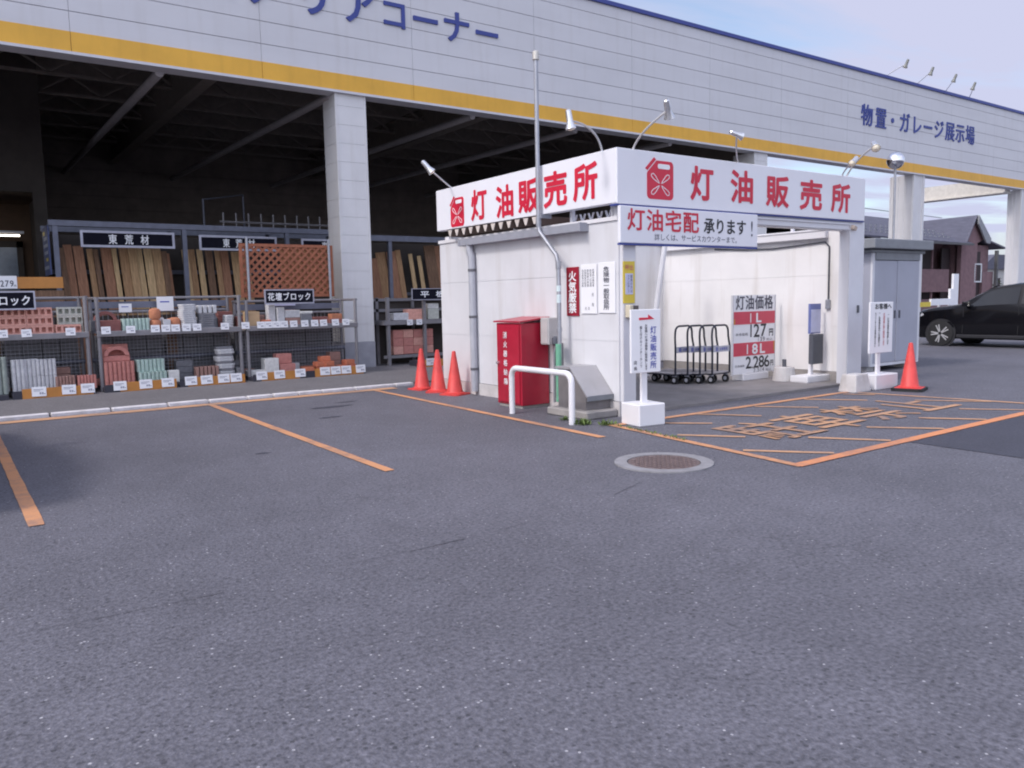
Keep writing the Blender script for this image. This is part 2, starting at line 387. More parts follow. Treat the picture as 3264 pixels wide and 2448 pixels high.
m_ply = M_('panel_wood', (.36, .17, .075), .7, var=.22, scale=5)
def bl(n, c): return M_(n, c, .92, var=.16, scale=16, bump=.35, bscale=70)
m_bpink = bl('block_pink', (.66,.34,.28)); m_bpale = bl('block_pale', (.50,.51,.46)); m_bdkred = bl('block_dark_red', (.25,.10,.09))
m_bmint = bl('block_mint', (.42,.54,.49)); m_bgrey = bl('block_grey', (.56,.56,.58)); m_bslate = bl('block_slate', (.20,.20,.22))
m_bwhite = bl('block_white', (.70,.69,.67)); m_borange = bl('block_orange', (.62,.20,.11)); m_bterra = bl('block_terracotta', (.50,.20,.11))
m_bred = bl('block_red', (.52,.22,.19)); m_bgreen = bl('block_green_grey', (.30,.34,.31)); m_bbrown = bl('block_brown', (.34,.20,.17)); m_bwood = M_('box_wood', (.52,.35,.20), .7)
m_carpaint = M_('car_black', (.004,.004,.006), .25, .0, var=.05, spec=.25, coat=.35)
m_carglass = M_('car_glass', (.012,.014,.018), .04, 0, var=.02, spec=.6)
m_carlight = M_('car_lens', (.70,.72,.78), .1, .3)
m_rim = M_('rim_alloy', (.62,.62,.64), .35, .5); m_sill = M_('car_trim', (.022,.022,.026), .5)
m_brick = M_('apartment_brick', (.23,.14,.15), .85, var=.15, scale=3); m_slate = M_('slate_roof', (.10,.10,.135), .7, var=.2, scale=2, stretch=(1,1,6))
m_recess = M_('recess_dark', (.035,.022,.024), .7); m_soffit = M_('soffit', (.12,.12,.125), .7); m_bargeb = M_('barge_grey', (.28,.29,.31), .6); m_aframe = M_('window_frame', (.68,.70,.72), .5)
m_aglass = M_('window_glass', (.30,.33,.38), .08, spec=.8)
m_chrome = M_('chrome', (.85,.85,.88), .04, 1.0, var=.01)
m_leaf = M_('weed_leaf', (.10,.15,.035), .7, var=.35, scale=30); m_hedge = M_('hedge_leaf', (.07,.09,.03), .8, var=.4, scale=20)
m_wire = M_('cable_black', (.03,.03,.03), .6)
m_tube = emis('tube_lamp', (1, .92, .80), 3)

X, Y, Z = Vector((1,0,0)), Vector((0,1,0)), Vector((0,0,1))

# ------------------------------------------------------------------ ground
def struct(mb, name, mat, **k): return tag(mb.build(name, mat, **k), kind='structure')
struct(MB().add([(-300,-200,0),(500,-200,0),(500,500,0),(-300,500,0)], [(0,1,2,3)]), 'ground', m_asph)
struct(MB().add([(7.78,-20,.004),(40,-20,.004),(40,4.12,.004),(7.80,4.12,.004),(7.72,2.2,.004),(7.80,.3,.004)], [(0,1,2,3,4,5)]), 'road', m_new)
struct(MB().box(-30, 22.6, 12.95, 32.5, -.2, .036), 'pavement', m_pave)
k = MB(); x = -12.0
while x < 6.85:
    l_ = random.choice((.6, .6, .42, .78)); k.box(x+.015, min(x+l_-.015, 6.9), 12.80, 12.94, -.1, .048 + random.uniform(-.004,.004)); x += l_
struct(k, 'kerb', m_kerb, bevel=.008)
# paint lines
SZC = [0]
def strip(mb, a, b, w, z=.0055, jag=.0035, n=None):
    SZC[0] += 1; z += .00025*(SZC[0] % 9)
    a, b = Vector((*a, 0)), Vector((*b, 0)); d = (b-a); ln = d.length; d.normalize(); p = Vector((-d.y, d.x, 0)); n = n or max(2, int(ln/.18))
    vs = []
    for i in range(n+1):
        c = a + d*ln*i/n
        vs += [c + p*(w/2+random.uniform(-jag,jag)) + Z*z, c - p*(w/2+random.uniform(-jag,jag)) + Z*z]
    mb.add(vs, [(2*i, 2*i+1, 2*i+3, 2*i+2) for i in range(n)])
ln = MB()
strip(ln, (.43, 6.36), (.41, 12.6), .10); strip(ln, (3.16, 6.36), (3.25, 12.6), .10); strip(ln, (5.72, 6.38), (5.98, 12.5), .10)
strip(ln, (-2.3, 6.36), (-2.35, 12.6), .10)
struct(ln, 'line_paint', m_orange)
ln = MB(); strip(ln, (-12, 12.60), (6.4, 12.56), .26); struct(ln, 'line_paint_edge', m_orange_old)
ln = MB()
strip(ln, (6.36, 6.97), (6.02, 4.12), .10); strip(ln, (6.34, 6.90), (11.15, 6.86), .11)
struct(ln, 'bay_outline', m_orange)
ln = MB(); strip(ln, (6.0, 4.17), (11.6, 4.22), .12); strip(ln, (11.6, 4.22), (15.5, 4.25), .12)
struct(ln, 'bay_front_line', m_orange_fresh)
ln = MB(); strip(ln, (11.15, 6.88), (11.62, 4.3), .10)
for a, b in (((6.23,4.92),(6.75,4.28)), ((6.417,5.945),(6.85,5.38)), ((7.3,4.93),(7.74,4.28)), ((6.69,6.85),(7.31,6.22)), ((8.33,4.89),(8.83,4.28)), ((9.38,4.85),(9.80,4.28)),
             ((7.75,6.85),(8.2,6.2)), ((8.85,6.8),(9.35,6.17)), ((9.95,6.8),(10.46,6.14)), ((10.47,4.90),(10.95,4.28)), ((10.9,5.70),(11.45,4.95)), ((10.85,6.75),(11.1,6.4))):
    strip(ln, a, b, .085)
struct(ln, 'bay_hatching', m_orange_old)
t_ = put(MB(), [(c, x, 5.5, .86, 1.02) for c, x in zip('駐車禁止', (7.38, 8.34, 9.37, 10.42))], (0,0,.0), X, Y, .0082, wt=.010)
struct(t_, 'bay_lettering', m_orange_old)
# paving seam and cracks
ln = MB(); pts = [(.1,4.28),(.48,4.23),(1.1,4.20),(1.66,4.215),(2.2,4.19),(2.58,4.2),(3.1,4.24),(3.61,4.29),(4.1,4.44),(4.58,4.61),(5.0,4.8)]
for i in range(len(pts)-1):
    if i in (2, 6, 7, 9): continue
    if i in (0, 3, 5): strip(ln, pts[i], pts[i+1], .004, .003, .002)
    else: strip(ln, pts[i], pts[i+1], .007, .003, .003)
struct(ln, 'ground_seam', M_('seam_dark', (.092,.09,.105), .9))
for (cx, cy, w, h) in ((4.55, 10.95, .34, .10), (4.1, 9.95, .2, .07), (2.55, 8.0, .1, .05), (4.95, 11.35, .2, .06)):
    st = MB(); pl = [(cx+w*math.cos(a)*random.uniform(.6,1.1), cy+h*math.sin(a)*random.uniform(.6,1.1), .003) for a in [i*math.pi/8 for i in range(16)]]
    st.add(pl, [tuple(range(16))]); struct(st, 'ground_stain', m_new)
# manhole
t = thing('manhole_cover', (5.24, 5.02, 0), 'round rusty iron manhole cover in a pale concrete collar', 'manhole cover')
MB().lathe([(.0,.0),(.445,.0),(.445,.012),(.33,.012),(.33,.004)], 48, (5.24,5.02,0), caps=False).build('collar', m_collar, t)
c_ = MB().lathe([(.0,.009),(.322,.009)], 40, (5.24,5.02,0), caps=False)
for i in range(-5, 6):
    for j in range(-5, 6):
        if i*i+j*j < 28: c_.box(5.24+i*.055-.016, 5.24+i*.055+.016, 5.02+j*.055-.016, 5.02+j*.055+.016, .006, .0135)
c_.build('lid', m_iron, t)

# ------------------------------------------------------------------ store building
F = 16.764
t = thing('store_building', (10, F, 0), 'long pale panelled store front with yellow band and dark open bay', 'building')
TZ0, TZ1, YZ1, TOP = 6.08, 6.135, 6.477, 9.40
xs = [-25, -19, -12.2, -8.7, -5.2, -1.2, 2.29, 5.77, 9.29, 12.82, 16.25, 19.5, 23.0, 26.8, 30.62, 34.2, 38, 42, 46, 50, 54, 58]
zs = [YZ1, 6.84, 7.29, 7.74, 8.19, 8.64, 9.09, TOP]
f_ = MB()
for i in range(len(xs)-1):
    for j in range(len(zs)-1): f_.box(xs[i]+.0035, xs[i+1]-.0035, F, F+.05, zs[j]+.0065, zs[j+1]-.0065)
fas = f_.build('fascia', m_fascia, t)
MB().box(-25, 58, F+.03, F+.38, TZ1-.002, TOP-.01).build('fascia_core', m_groove, t)
b_ = MB()
for i in range(len(xs)-1): b_.box(xs[i]+.004, xs[i+1]-.004, F-.012, F+.06, TZ1, YZ1+.004)
b_.build('yellow_band', m_yellow, t)
MB().box(-25, 58, F-.025, F+.40, TZ0, TZ1-.004).build('base_trim', m_trim, t)
MB().box(-25, 58, F-.06, F+.44, TOP-.005, TOP+.10).build('parapet_cap', m_blue, t)
let = MB()
put(let, [('ア', 7.99, 8.02, .86, .86), ('コ', 8.85, 7.98, .68, .68), ('ー', 9.66, 7.98, .72, .72), ('ナ', 10.50, 7.98, .74, .74), ('ー', 11.37, 7.96, .72, .72), ('リ', 6.95, 8.02, .86, .86), ('テ', 5.85, 8.02, .86, .86), ('ス', 4.85, 8.02, .86, .86), ('ク', 3.85, 8.02, .86, .86), ('エ', 2.85, 8.02, .86, .86)],
    (0, F, 0), X, Z, .0, .018, .035)
let.build('corner_lettering', m_blue, t)
let = MB()
put(let, [(c, x, z, .72, .74) for c, x, z in zip('物置・ガレージ展示場', (28.02, 28.95, 29.75, 30.6, 31.5, 32.35, 33.2, 34.1, 34.95, 35.8), (7.93,7.93,7.93,7.94,7.95,7.95,7.96,7.98,7.99,8.0))], (0, F, 0), X, Z, .0, .012, .03)
let.build('display_lettering', m_blue, t)
def pillar(x0, x1, y0, y1, z1, plinth=.62):
    p = MB(); z = plinth
    while z < z1-.05:
        z2 = min(z+.40, z1); p.box(x0+.012, x1-.012, y0+.012, y1-.012, z, z2); p.box(x0, x1, y0, y1, z+.004, z2-.004); z = z2
    p.box(x0-.012, x0+.03, y0-.012, y0+.03, plinth, z1); p.box(x1-.03, x1+.012, y0-.012, y0+.03, plinth, z1)
    o = p.build('pillar', m_pillar, t)
    MB().box(x0-.02, x1+.02, y0-.02, y1+.02, 0, plinth).build('plinth', m_concl if plinth < .5 else M_('plinth_grey', (.33,.33,.37), .85, var=.1), o)
pillar(7.37, 8.08, F+.06, F+.74, TZ0); pillar(-8.2, -7.5, F+.06, F+.74, TZ0)
pillar(21.72, 22.36, F+.06, F+.9, TZ0)
def smooth_pillar(x0, x1, y0, y1, z1):
    p = MB(); w = (y1-y0)
    p.box(x0, x1, y0, y1, .5, z1)
    for q in (0, .36, .62, .94): p.box(x0-.03, x0+.02, y0+w*q, y0+w*q+.05, .5, z1)
    for q in (0, .86): p.box(x0+(x1-x0)*q-.01, x0+(x1-x0)*q+.12, y0-.03, y0+.02, .5, z1)
    o = p.build('pillar', m_pillar, t); MB().box(x0-.05, x1+.05, y0-.05, y1+.05, 0, .5).build('plinth', m_concl, o)
smooth_pillar(31.5, 32.32, F+.06, F+1.0, TZ0); smooth_pillar(41.0, 42.3, F+.06, F+.6, TZ0); smooth_pillar(54, 55, F+.06, F+1, TZ0)
MB().box(40.2, 40.75, F+.42, 21.6, 5.98, 6.62).box(40.1, 40.85, F+.42, 21.6, 5.93, 5.978).build('portal_beam', M_('portal_cream', (.66,.63,.58), .5, dirt=.1), t)
MB().box(40.2, 40.8, 21.6, 22.2, 0, 6.62).build('rear_pillar', m_pillar, t)
# bay interior
bw = MB()
z = 0
while z < 9.2: bw.box(2.45, 22.4, 32.0, 32.04, z+.006, z+.45); z += .456
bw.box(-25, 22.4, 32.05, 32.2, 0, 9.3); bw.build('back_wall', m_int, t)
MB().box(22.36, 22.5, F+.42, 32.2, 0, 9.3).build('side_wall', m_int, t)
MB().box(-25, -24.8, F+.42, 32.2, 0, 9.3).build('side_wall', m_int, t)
ro = MB(); y = F+.4
while y < 32: ro.box(-25, 22.5, y, y+.14, 8.3, 8.5); ro.box(-25, 22.5, y+.14, y+.28, 8.42, 8.5); y += .28
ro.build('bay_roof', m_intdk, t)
for x0 in (.1, 3.86, 7.41, 11.16, 14.5, 18.2):
    MB().tube([(x0, F+.4, 6.08), (x0, 32.0, 6.24)], .085, 10).build('tie_beam', m_beam, t, smooth=True)
for x0 in (-3.0, 5.4, 12.9, 20.0):
    b = MB(); b.box(x0-.15, x0+.15, F+.4, 32, 6.62, 6.66); b.box(x0-.03, x0+.03, F+.4, 32, 6.66, 7.5); b.box(x0-.15, x0+.15, F+.4, 32, 7.5, 7.54); b.build('roof_girder', m_beamdk, t)
for y0 in (18.6, 20.6, 22.6, 24.6, 26.6, 28.6, 30.6):
    b = MB(); b.box(-25, 22.3, y0-.05, y0+.05, 7.62, 8.2); x0 = -24
    b.build('purlin', m_beamdk, t)
    b = MB(); x0 = -4.
    while x0 < 21: b.obox((x0+.4, y0, 7.42), (.9, .05, .05), (0, R_(32), 0)); b.obox((x0+1.1, y0, 7.42), (.9, .05, .05), (0, R_(-32), 0)); x0 += 1.45
    b.box(-4, 22, y0-.04, y0+.04, 7.12, 7.19); b.build('purlin_truss', m_beamdk, t)
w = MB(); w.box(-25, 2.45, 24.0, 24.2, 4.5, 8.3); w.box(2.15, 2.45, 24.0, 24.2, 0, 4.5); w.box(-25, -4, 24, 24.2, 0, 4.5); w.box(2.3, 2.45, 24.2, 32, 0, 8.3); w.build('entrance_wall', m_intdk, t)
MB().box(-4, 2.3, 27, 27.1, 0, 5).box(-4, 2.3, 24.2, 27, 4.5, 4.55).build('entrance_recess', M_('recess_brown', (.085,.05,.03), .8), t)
wd = MB().box(-.6, 1.9, 26.9, 26.98, .2, 3.28).build('store_window', M_('window_dull', (.20,.24,.30), .15, spec=.6), t)
MB().box(1.9, 2.05, 26.86, 27.0, 0, 3.45).box(-.7, 2.05, 26.86, 27.0, 3.28, 3.45).build('window_frame', m_intdk, wd)
tl = thing('tube_light', (1.0, 25.5, 3.55), 'lit fluorescent tube over the store entrance inside the dark bay', 'light')
MB().tube([(-.4, 25.5, 3.5), (1.9, 25.5, 3.5)], .022, 8).build('tube', m_tube, tl)
MB().box(-.5, 2.0, 25.45, 25.55, 3.56, 3.62).build('fitting', m_trim, tl)

# ------------------------------------------------------------------ kiosk
KX, KY, KL, KR = 6.92, 7.39, 11.75, 12.28
t = thing('kerosene_kiosk', (9.6, 9.5, 0), 'small white open-fronted kerosene sales kiosk on concrete', 'kiosk')
def wallpanel(x0, x1, y0, y1, zl, axis):
    m = MB()
    for a, b in zip(zl[:-1], zl[1:]): m.box(x0, x1, y0, y1, a+.004, b-.004)
    if axis == 'x': m.box(x0+.006, x1-.006, y0+.004, y1-.004, zl[0], zl[-1])
    else: m.box(x0+.004, x1-.004, y0+.006, y1-.006, zl[0], zl[-1])
    return m
ZL = [.19, .95, 1.80, 2.53]; ZLL = [.19, .95, 1.80, 2.46]
wl = wallpanel(KX, KX+.12, KY, KL, ZLL, 'x').build('wall', m_wall, t)
MB().box(KX-.012, KX+.14, KY-.012, KL+.012, 0, .185).build('footing', m_concl, wl)
MB().box(KX-.02, KX+.14, KY, KL+.02, 2.46, 2.51).build('wall_cap', m_white, wl)
wb = wallpanel(KX+.12, KR, 11.66, KL, ZL, 'y').build('back_wall', m_wallin, t)
MB().box(KX+.12, KR, 11.64, KL+.02, 2.53, 2.58).build('wall_cap', m_white, wb)
wr = wallpanel(KR-.12, KR, KY+.1, 11.66, ZL, 'x').build('wall', m_wallin, t)
MB().box(KR-.14, KR+.01, KY+.14, 11.64, .02, .185).build('footing', m_conc, wr)
gt = MB(); gt.box(KR-.22, KR-.005, 7.9, 11.6, 2.42, 2.56); gt.box(KR-.235, KR-.22, 7.9, 11.6, 2.54, 2.575)
gt.build('inner_gutter', m_white, wr, bevel=.012)
MB().box(KX+.15, KR-.15, KY-.02, 11.64, -.1, .038).build('floor_pad', m_slab, t)
for x0, x1 in ((KX+.02, KX+.23), (11.86, 12.27)):
    p = MB(); p.box(x0, x1, KY-.06, KY-.048, .0, 2.63); p.box(x0, x0+.02, KY-.05, KY+.12, 0, 2.63); p.box(x1-.02, x1, KY-.05, KY+.12, 0, 2.63)
    p.build('post', m_frame, t)
bm_ = MB(); bm_.box(KX+.24, 11.85, KY-.055, KY-.03, 2.50, 2.64); bm_.box(KX+.24, 11.85, KY-.03, KY+.12, 2.485, 2.50); bm_.box(KX+.24, 11.85, KY-.075, KY-.056, 2.575, 2.60); bm_.build('front_beam', m_frame, t)
MB().obox((11.92, KY-.09, 2.53), (.09,.06,.06), (.2,.3,.1)).build('conduit_box', M_('rusty_white', (.55,.45,.38), .7, dirt=.6), t)
MB().tube([(12.12, KY-.075, 1.30), (12.12, KY-.075, 1.18)], .02, 8).build('latch', m_greybox, t)
# roof deck with triangular ribs over the left part
dk = MB(); y = 8.86; RX = KX-.13
while y < 11.3:
    c = [(y,2.645),(y+.05,2.535),(y+.09,2.535),(y+.14,2.645),(y+.205,2.645)]
    dk.add([(RX,a,z) for a,z in c] + [(8.7,a,z) for a,z in c], [(i,i+1,i+6,i+5) for i in range(4)]); y += .205
rd = dk.build('roof_deck', m_deck, t)
y = 8.86
while y < 11.3:
    MB().prism([(-y-.012,2.637),(-y-.055,2.54),(-y-.085,2.54),(-y-.128,2.637)], (RX,0,0), -Y, Z, -.004, .006).build('rib_end', m_deckend, rd); y += .205
for i in range(5):
    y = 7.72+.17*i; MB().prism([(-y-.02,2.63),(-y-.06,2.53),(-y-.10,2.53),(-y-.14,2.63),(-y-.12,2.63),(-y-.085,2.55),(-y-.075,2.55),(-y-.04,2.63)], (KX+.22,0,0), -Y, Z, 0, .02).build('rib_end', m_white, rd)
# steel brackets behind the sign
for y in (7.5, 8.3, 9.6, 11.4): MB().box(KX+.02, KX+.07, y, y+.05, 2.51, 3.25).build('sign_bracket', m_frame, t)
for x in (8.2, 9.6, 11.0, 12.1): MB().box(x, x+.05, KY+.03, KY+.08, 2.64, 3.25).build('sign_bracket', m_frame, t)
# slanted brace pole seen inside, leaning on the back wall
MB().tube([(10.52, 10.5, .05), (11.03, 10.5, 2.62)], .05, 10).build('brace_pole', m_frame, t)
# posts carrying the high right-hand edge
for y in (8.6, 9.6, 10.7): MB().box(KR-.10, KR-.05, y, y+.05, 2.56, 3.2).build('edge_post', m_frame, t)
# gutter and downpipe
g_ = MB(); g_.prism([(0,0),(.13,0),(.15,.10),(.135,.10),(.118,.015),(.012,.015),(.0,.10),(-.012,.10)], (KX-.135, 7.98, 2.37), X, Z, -2.92, 0)
g_.v = [(x, y, z) for x, y, z in g_.v]
gut = g_.build('gutter', m_gutter, t)
MB().box(KX-.15, KX+.018, 7.95, 7.985, 2.365, 2.475).box(KX-.15, KX+.018, 10.90, 10.93, 2.365, 2.475).build('gutter_end', m_gutter, gut)
dp = MB().tube([(KX-.07,10.72,2.38),(KX-.07,10.70,2.26),(KX-.06,10.68,2.2),(KX-.06,10.68,.06)], .058, 12).build('downpipe', m_pvc, t, smooth=True)
cl = MB()
for z in (1.98, 1.25, .42): cl.lathe([(.064,-.02),(.066,0),(.064,.02)], 12, (KX-.06,10.68,z))
cl.build('pipe_clamp', M_('clamp_dark', (.12,.12,.14), .5), dp)
# wall switch and cable on the right wall
sw = thing('wall_switch', (KR-.15, 7.86, 1.3), 'small grey switch box with black cable on the inner kiosk wall', 'switch box')
MB().box(KR-.17, KR-.121, 7.83, 7.91, 1.24, 1.40).build('box', m_galv, sw, bevel=.01)
MB().tube([(KR-.14,7.87,1.40),(KR-.14,7.87,2.28),(KR-.14,7.95,2.36),(KR-.14,8.5,2.33),(KR-.14,9.0,2.31),(KR-.14,9.6,2.33),(KR-.14,10.3,2.38)], .014, 6).build('cable', m_greybox, sw)

# header signs
def panel(x0, x1, y0, y1, z0, z1, name, parent, mat): return MB().box(x0, x1, y0, y1, z0, z1).build(name, mat, parent, bevel=.006)
def can(O, Rv, Uv, w, h, parent):
    def rr(x0, y0, x1, y1, r, n=5):
        P = []
        for cx, cy, a0 in ((x1-r,y0+r,-90),(x1-r,y1-r,0),(x0+r,y1-r,90),(x0+r,y0+r,180)):
            for i in range(n+1): a = R_(a0+90*i/n); P.append((cx+r*math.cos(a), cy+r*math.sin(a)))
        return P
    body = []
    for cx, cy, a0, r in ((.88,.12,-90,.12),(.88,.84,0,.12)):
        for i in range(6): a = R_(a0+18*i); body.append((cx+r*math.cos(a), cy+r*math.sin(a)))
    body += [(.36,.96),(.02,.66),(0,.62)]
    for i in range(6): a = R_(180+18*i); body.append((.12+.12*math.cos(a), .12+.12*math.sin(a)))
    sc = lambda P: [(x*w, y*h) for x, y in P]
    m = MB().prism(sc(body), O, Rv, Uv, 0, .004)
    m.prism(sc([(-.07,.74),(.02,.70),(.34,.98),(.26,1.03)]), O, Rv, Uv, 0, .004)
    e = m.build('can_emblem', m_red, parent)
    q = MB().prism(sc(rr(.40,.76,.86,.88,.05)), O, Rv, Uv, .004, .007)
    for a in (42, 138, 222, 318):
        c, s = math.cos(R_(a)), math.sin(R_(a)); pts = []
        for u, v in ((.05,0),(.12,.022),(.32,.062),(.42,.058),(.46,0),(.42,-.058),(.32,-.062),(.12,-.022),(.05,0)):
            pts.append(((.5+(u*c-v*s)*.98)*w, (.37+(u*s+v*c)*.80)*h))
        for p0, p1 in zip(pts[:-1], pts[1:]):
            d = Vector((p1[0]-p0[0], p1[1]-p0[1])); nn = Vector((-d.y, d.x)).normalized()*.0045
            q.prism([(p0[0]+nn.x,p0[1]+nn.y),(p0[0]-nn.x,p0[1]-nn.y),(p1[0]-nn.x,p1[1]-nn.y),(p1[0]+nn.x,p1[1]+nn.y)], O, Rv, Uv, .004, .0065)
    q.build('emblem_mark', m_whiteink, e)
SX = 6.80
t = thing('header_sign', (SX+.06, 9.4, 2.63), 'long white header sign with red kerosene lettering on the sunlit left side of the kiosk', 'sign')
panel(SX, SX+.12, 7.30, 11.62, 2.655, 3.31, 'panel', t, m_sign)
lt_ = MB(); put(lt_, [(c, -(a+b)/2, z, (a-b)*.98, .44) for c, a, b, z in (('灯',10.55,10.13,2.955),('油',9.87,9.43,2.93),('販',9.31,8.83,2.945),('売',8.72,8.23,2.96),('所',8.09,7.64,2.98))], (SX,0,0), -Y, Z, .004, .034)
lt_.build('lettering', m_red, t)
can((SX, 11.17, 2.68), -Y, Z, .40, .47, t)
t = thing('header_sign', (9.5, 7.30, 2.64), 'long white header sign with red kerosene lettering across the open front of the kiosk', 'sign')
panel(SX+.005, 12.19, 7.285, 7.40, 2.645, 3.313, 'panel', t, m_sign)
MB().box(SX+.005, 12.19, 7.295, 7.42, 2.625, 2.643).build('lower_trim', m_blue, t)
lt_ = MB(); put(lt_, [(c, (a+b)/2, z, (b-a)*.98, .42) for c, a, b, z in (('灯',8.11,8.54,2.98),('油',8.91,9.39,2.99),('販',9.68,10.18,2.975),('売',10.47,11.02,2.97),('所',11.27,11.76,2.97))], (0,7.285,0), X, Z, .004, .034)
lt_.build('lettering', m_red, t)
can((7.31, 7.285, 2.73), X, Z, .47, .50, t)
t = thing('delivery_sign', (8.1, 7.3, 2.2), 'white kerosene delivery sign in red and black hanging under the front header sign', 'sign')
panel(SX+.02, 9.45, 7.25, 7.30, 2.17, 2.62, 'panel', t, m_sign)
MB().box(SX+.02, 9.45, 7.25, 7.305, 2.145, 2.167).build('lower_trim', m_blue, t)
put(MB(), row('灯油宅配', 6.92, 8.24, 2.46, .26, .88), (0,7.25,0), X, Z, .004, .02).build('red_lettering', m_red, t)
put(MB(), row('承ります', 8.32, 9.20, 2.43, .20, .92), (0,7.25,0), X, Z, .004, .02).build('lettering', m_ink, t)
put(MB(), [('!', 9.32, 2.42, .04, .21)] + row('詳しくは、サービスカウンターまで。', 7.40, 9.06, 2.255, .085, .92), (0,7.25,0), X, Z, .004, .0).build('small_print', m_inkgrey, t)

# vent pipe
t = thing('vent_pipe', (6.72, 8.30, 0), 'tall galvanised vent pipe with capped top rising past the left header sign', 'pipe')
PX = 6.74
MB().tube([(PX,8.36,.72),(PX,8.36,1.95),(PX,8.40,2.08),(PX,8.76,2.42),(PX,8.78,2.50),(PX,8.78,4.70)], .030, 12).build('pipe', m_galv, t, smooth=True)
MB().lathe([(.036,0),(.045,.01),(.045,.11),(.036,.12)], 16, (PX,8.78,4.68)).build('cap', M_('vent_cap', (.58,.55,.50), .4, .5), t, smooth=True)
cp = MB().lathe([(.036,-.06),(.039,0),(.036,.06)], 12, (PX,8.78,2.55)); cp.lathe([(.036,-.05),(.039,0),(.036,.05)], 12, (PX,8.36,1.95)); cp.lathe([(.036,-.03),(.039,0),(.036,.03)], 12, (PX,8.36,1.09)); cp.box(PX, KX-.002, 8.72, 8.75, 2.60, 2.66)
cp.build('coupling', m_galv, t, smooth=True)
MB().lathe([(.0315,1.45),(.0315,1.56)], 12, (PX,8.36,0)).lathe([(.0315,1.60),(.0315,1.68)], 12, (PX,8.36,0)).build('pale_tape', M_('tape_pale', (.62,.72,.74), .5), t)
MB().tube([(PX-.02,8.36,.12),(PX-.02,8.36,.90)], .040, 12).build('green_sleeve', m_green, t, smooth=True)
MB().tube([(PX-.01,8.47,.1),(PX-.01,8.46,.78),(PX-.01,8.41,.90)], .018, 8).build('cable', m_galv, t, smooth=True)
MB().lathe([(.03,0),(.055,.02),(.055,.10),(.03,.12)], 12, (PX,8.44,.88)).build('junction', m_greybox, t, smooth=True)
# electric box behind
t = thing('meter_box', (6.85, 8.58, .6), 'grey steel meter box on the kiosk wall beside the red cabinet', 'box')
MB().box(6.71, KX-.002, 8.56, 8.74, .88, 1.25).build('body', m_meter, t, bevel=.01)
MB().box(6.704, 6.709, 8.575, 8.725, .90, 1.23).build('door', m_meter, t)
MB().box(6.83, KX-.002, 8.50, 8.54, .1, .9).build('conduit', m_steel, t)

# wall notices (left face)
def leftplate(name, y0, y1, z0, z1, mat, label, cat='sign', group=None):
    t = thing(name, (KX-.01, (y0+y1)/2, z0), label, cat, group)
    MB().box(KX-.016, KX-.003, y1, y0, z0, z1).build('plate', mat, t, bevel=.003); return t
t = leftplate('fire_sign', 8.40, 8.145, 1.27, 1.92, m_maroon, 'dark red plate with white characters no open flames, right of the vent pipe')
put(MB(), colm('火気厳禁', -8.27, 1.87, 1.31, .155, .95), (KX-.016,0,0), -Y, Z, .003, .03).build('lettering', m_whiteink, t)
t = leftplate('notice_plate', 8.10, 7.79, 1.30, 1.94, m_plate, 'white plate with thin columns of small print right of the red plate')
sp = MB()
for i, s in enumerate(('危険物の類別第四類', '品名第二石油類', '取扱最大数量', '危険物保安監督者', '指定数量の倍数')): put(sp, colm(s[:7], -7.85-.052*i, 1.88, 1.65, .036), (KX-.016,0,0), -Y, Z, .003, .0)
put(sp, [('名', -7.86, 1.55, .04, .045), ('倍', -7.86, 1.42, .04, .045), ('氏', -7.94, 1.37, .035, .04), ('名', -8.0, 1.37, .035, .04)], (KX-.016,0,0), -Y, Z, .003, .0)
sp.build('small_print', m_inkgrey, t)
t = leftplate('hazard_plate', 7.755, 7.44, 1.31, 1.95, m_plate, 'white plate with one bold column of black characters at the kiosk corner')
put(MB(), colm('危険物一般取扱所', -7.60, 1.90, 1.35, .105, .95), (KX-.016,0,0), -Y, Z, .003, .015).build('lettering', m_inkgrey, t)
# yellow notice and buzzer on the front post
PY = KY-.06
t = thing('yellow_notice', (7.02, PY, 1.45), 'yellow notice card fixed to the front of the left kiosk post', 'notice')
MB().box(6.93, 7.125, PY-.014, PY-.002, 1.43, 1.95).build('plate', m_yplate, t)
MB().box(6.96, 7.09, PY-.018, PY-.014, 1.54, 1.80).build('insert', m_paper, t)
put(MB(), colm('御用の方は', 7.06, 1.785, 1.56, .035) + colm('ボタンを押して', 7.01, 1.785, 1.56, .03), (0,PY-.018,0), X, Z, .003, .0).build('small_print', m_inkgrey, t)
put(MB(), row('呼出', 6.955, 7.10, 1.875, .07), (0,PY-.014,0), X, Z, .003, .01).build('heading', m_inkred, t)
t = thing('call_box', (7.03, PY-.05, 1.25), 'cream call box with dark cover below the yellow notice', 'call box')
MB().box(6.965, 7.03, PY-.09, PY-.002, 1.25, 1.41).build('body', m_cream, t, bevel=.008); MB().box(7.032, 7.125, PY-.085, PY-.002, 1.245, 1.40).build('cover', m_darkbox, t, bevel=.006)

M_LAMP, M_ARM = m_lamp, m_lamparm
m_flood = M_('floodlight_grey', (.20,.205,.19), .5, .2)
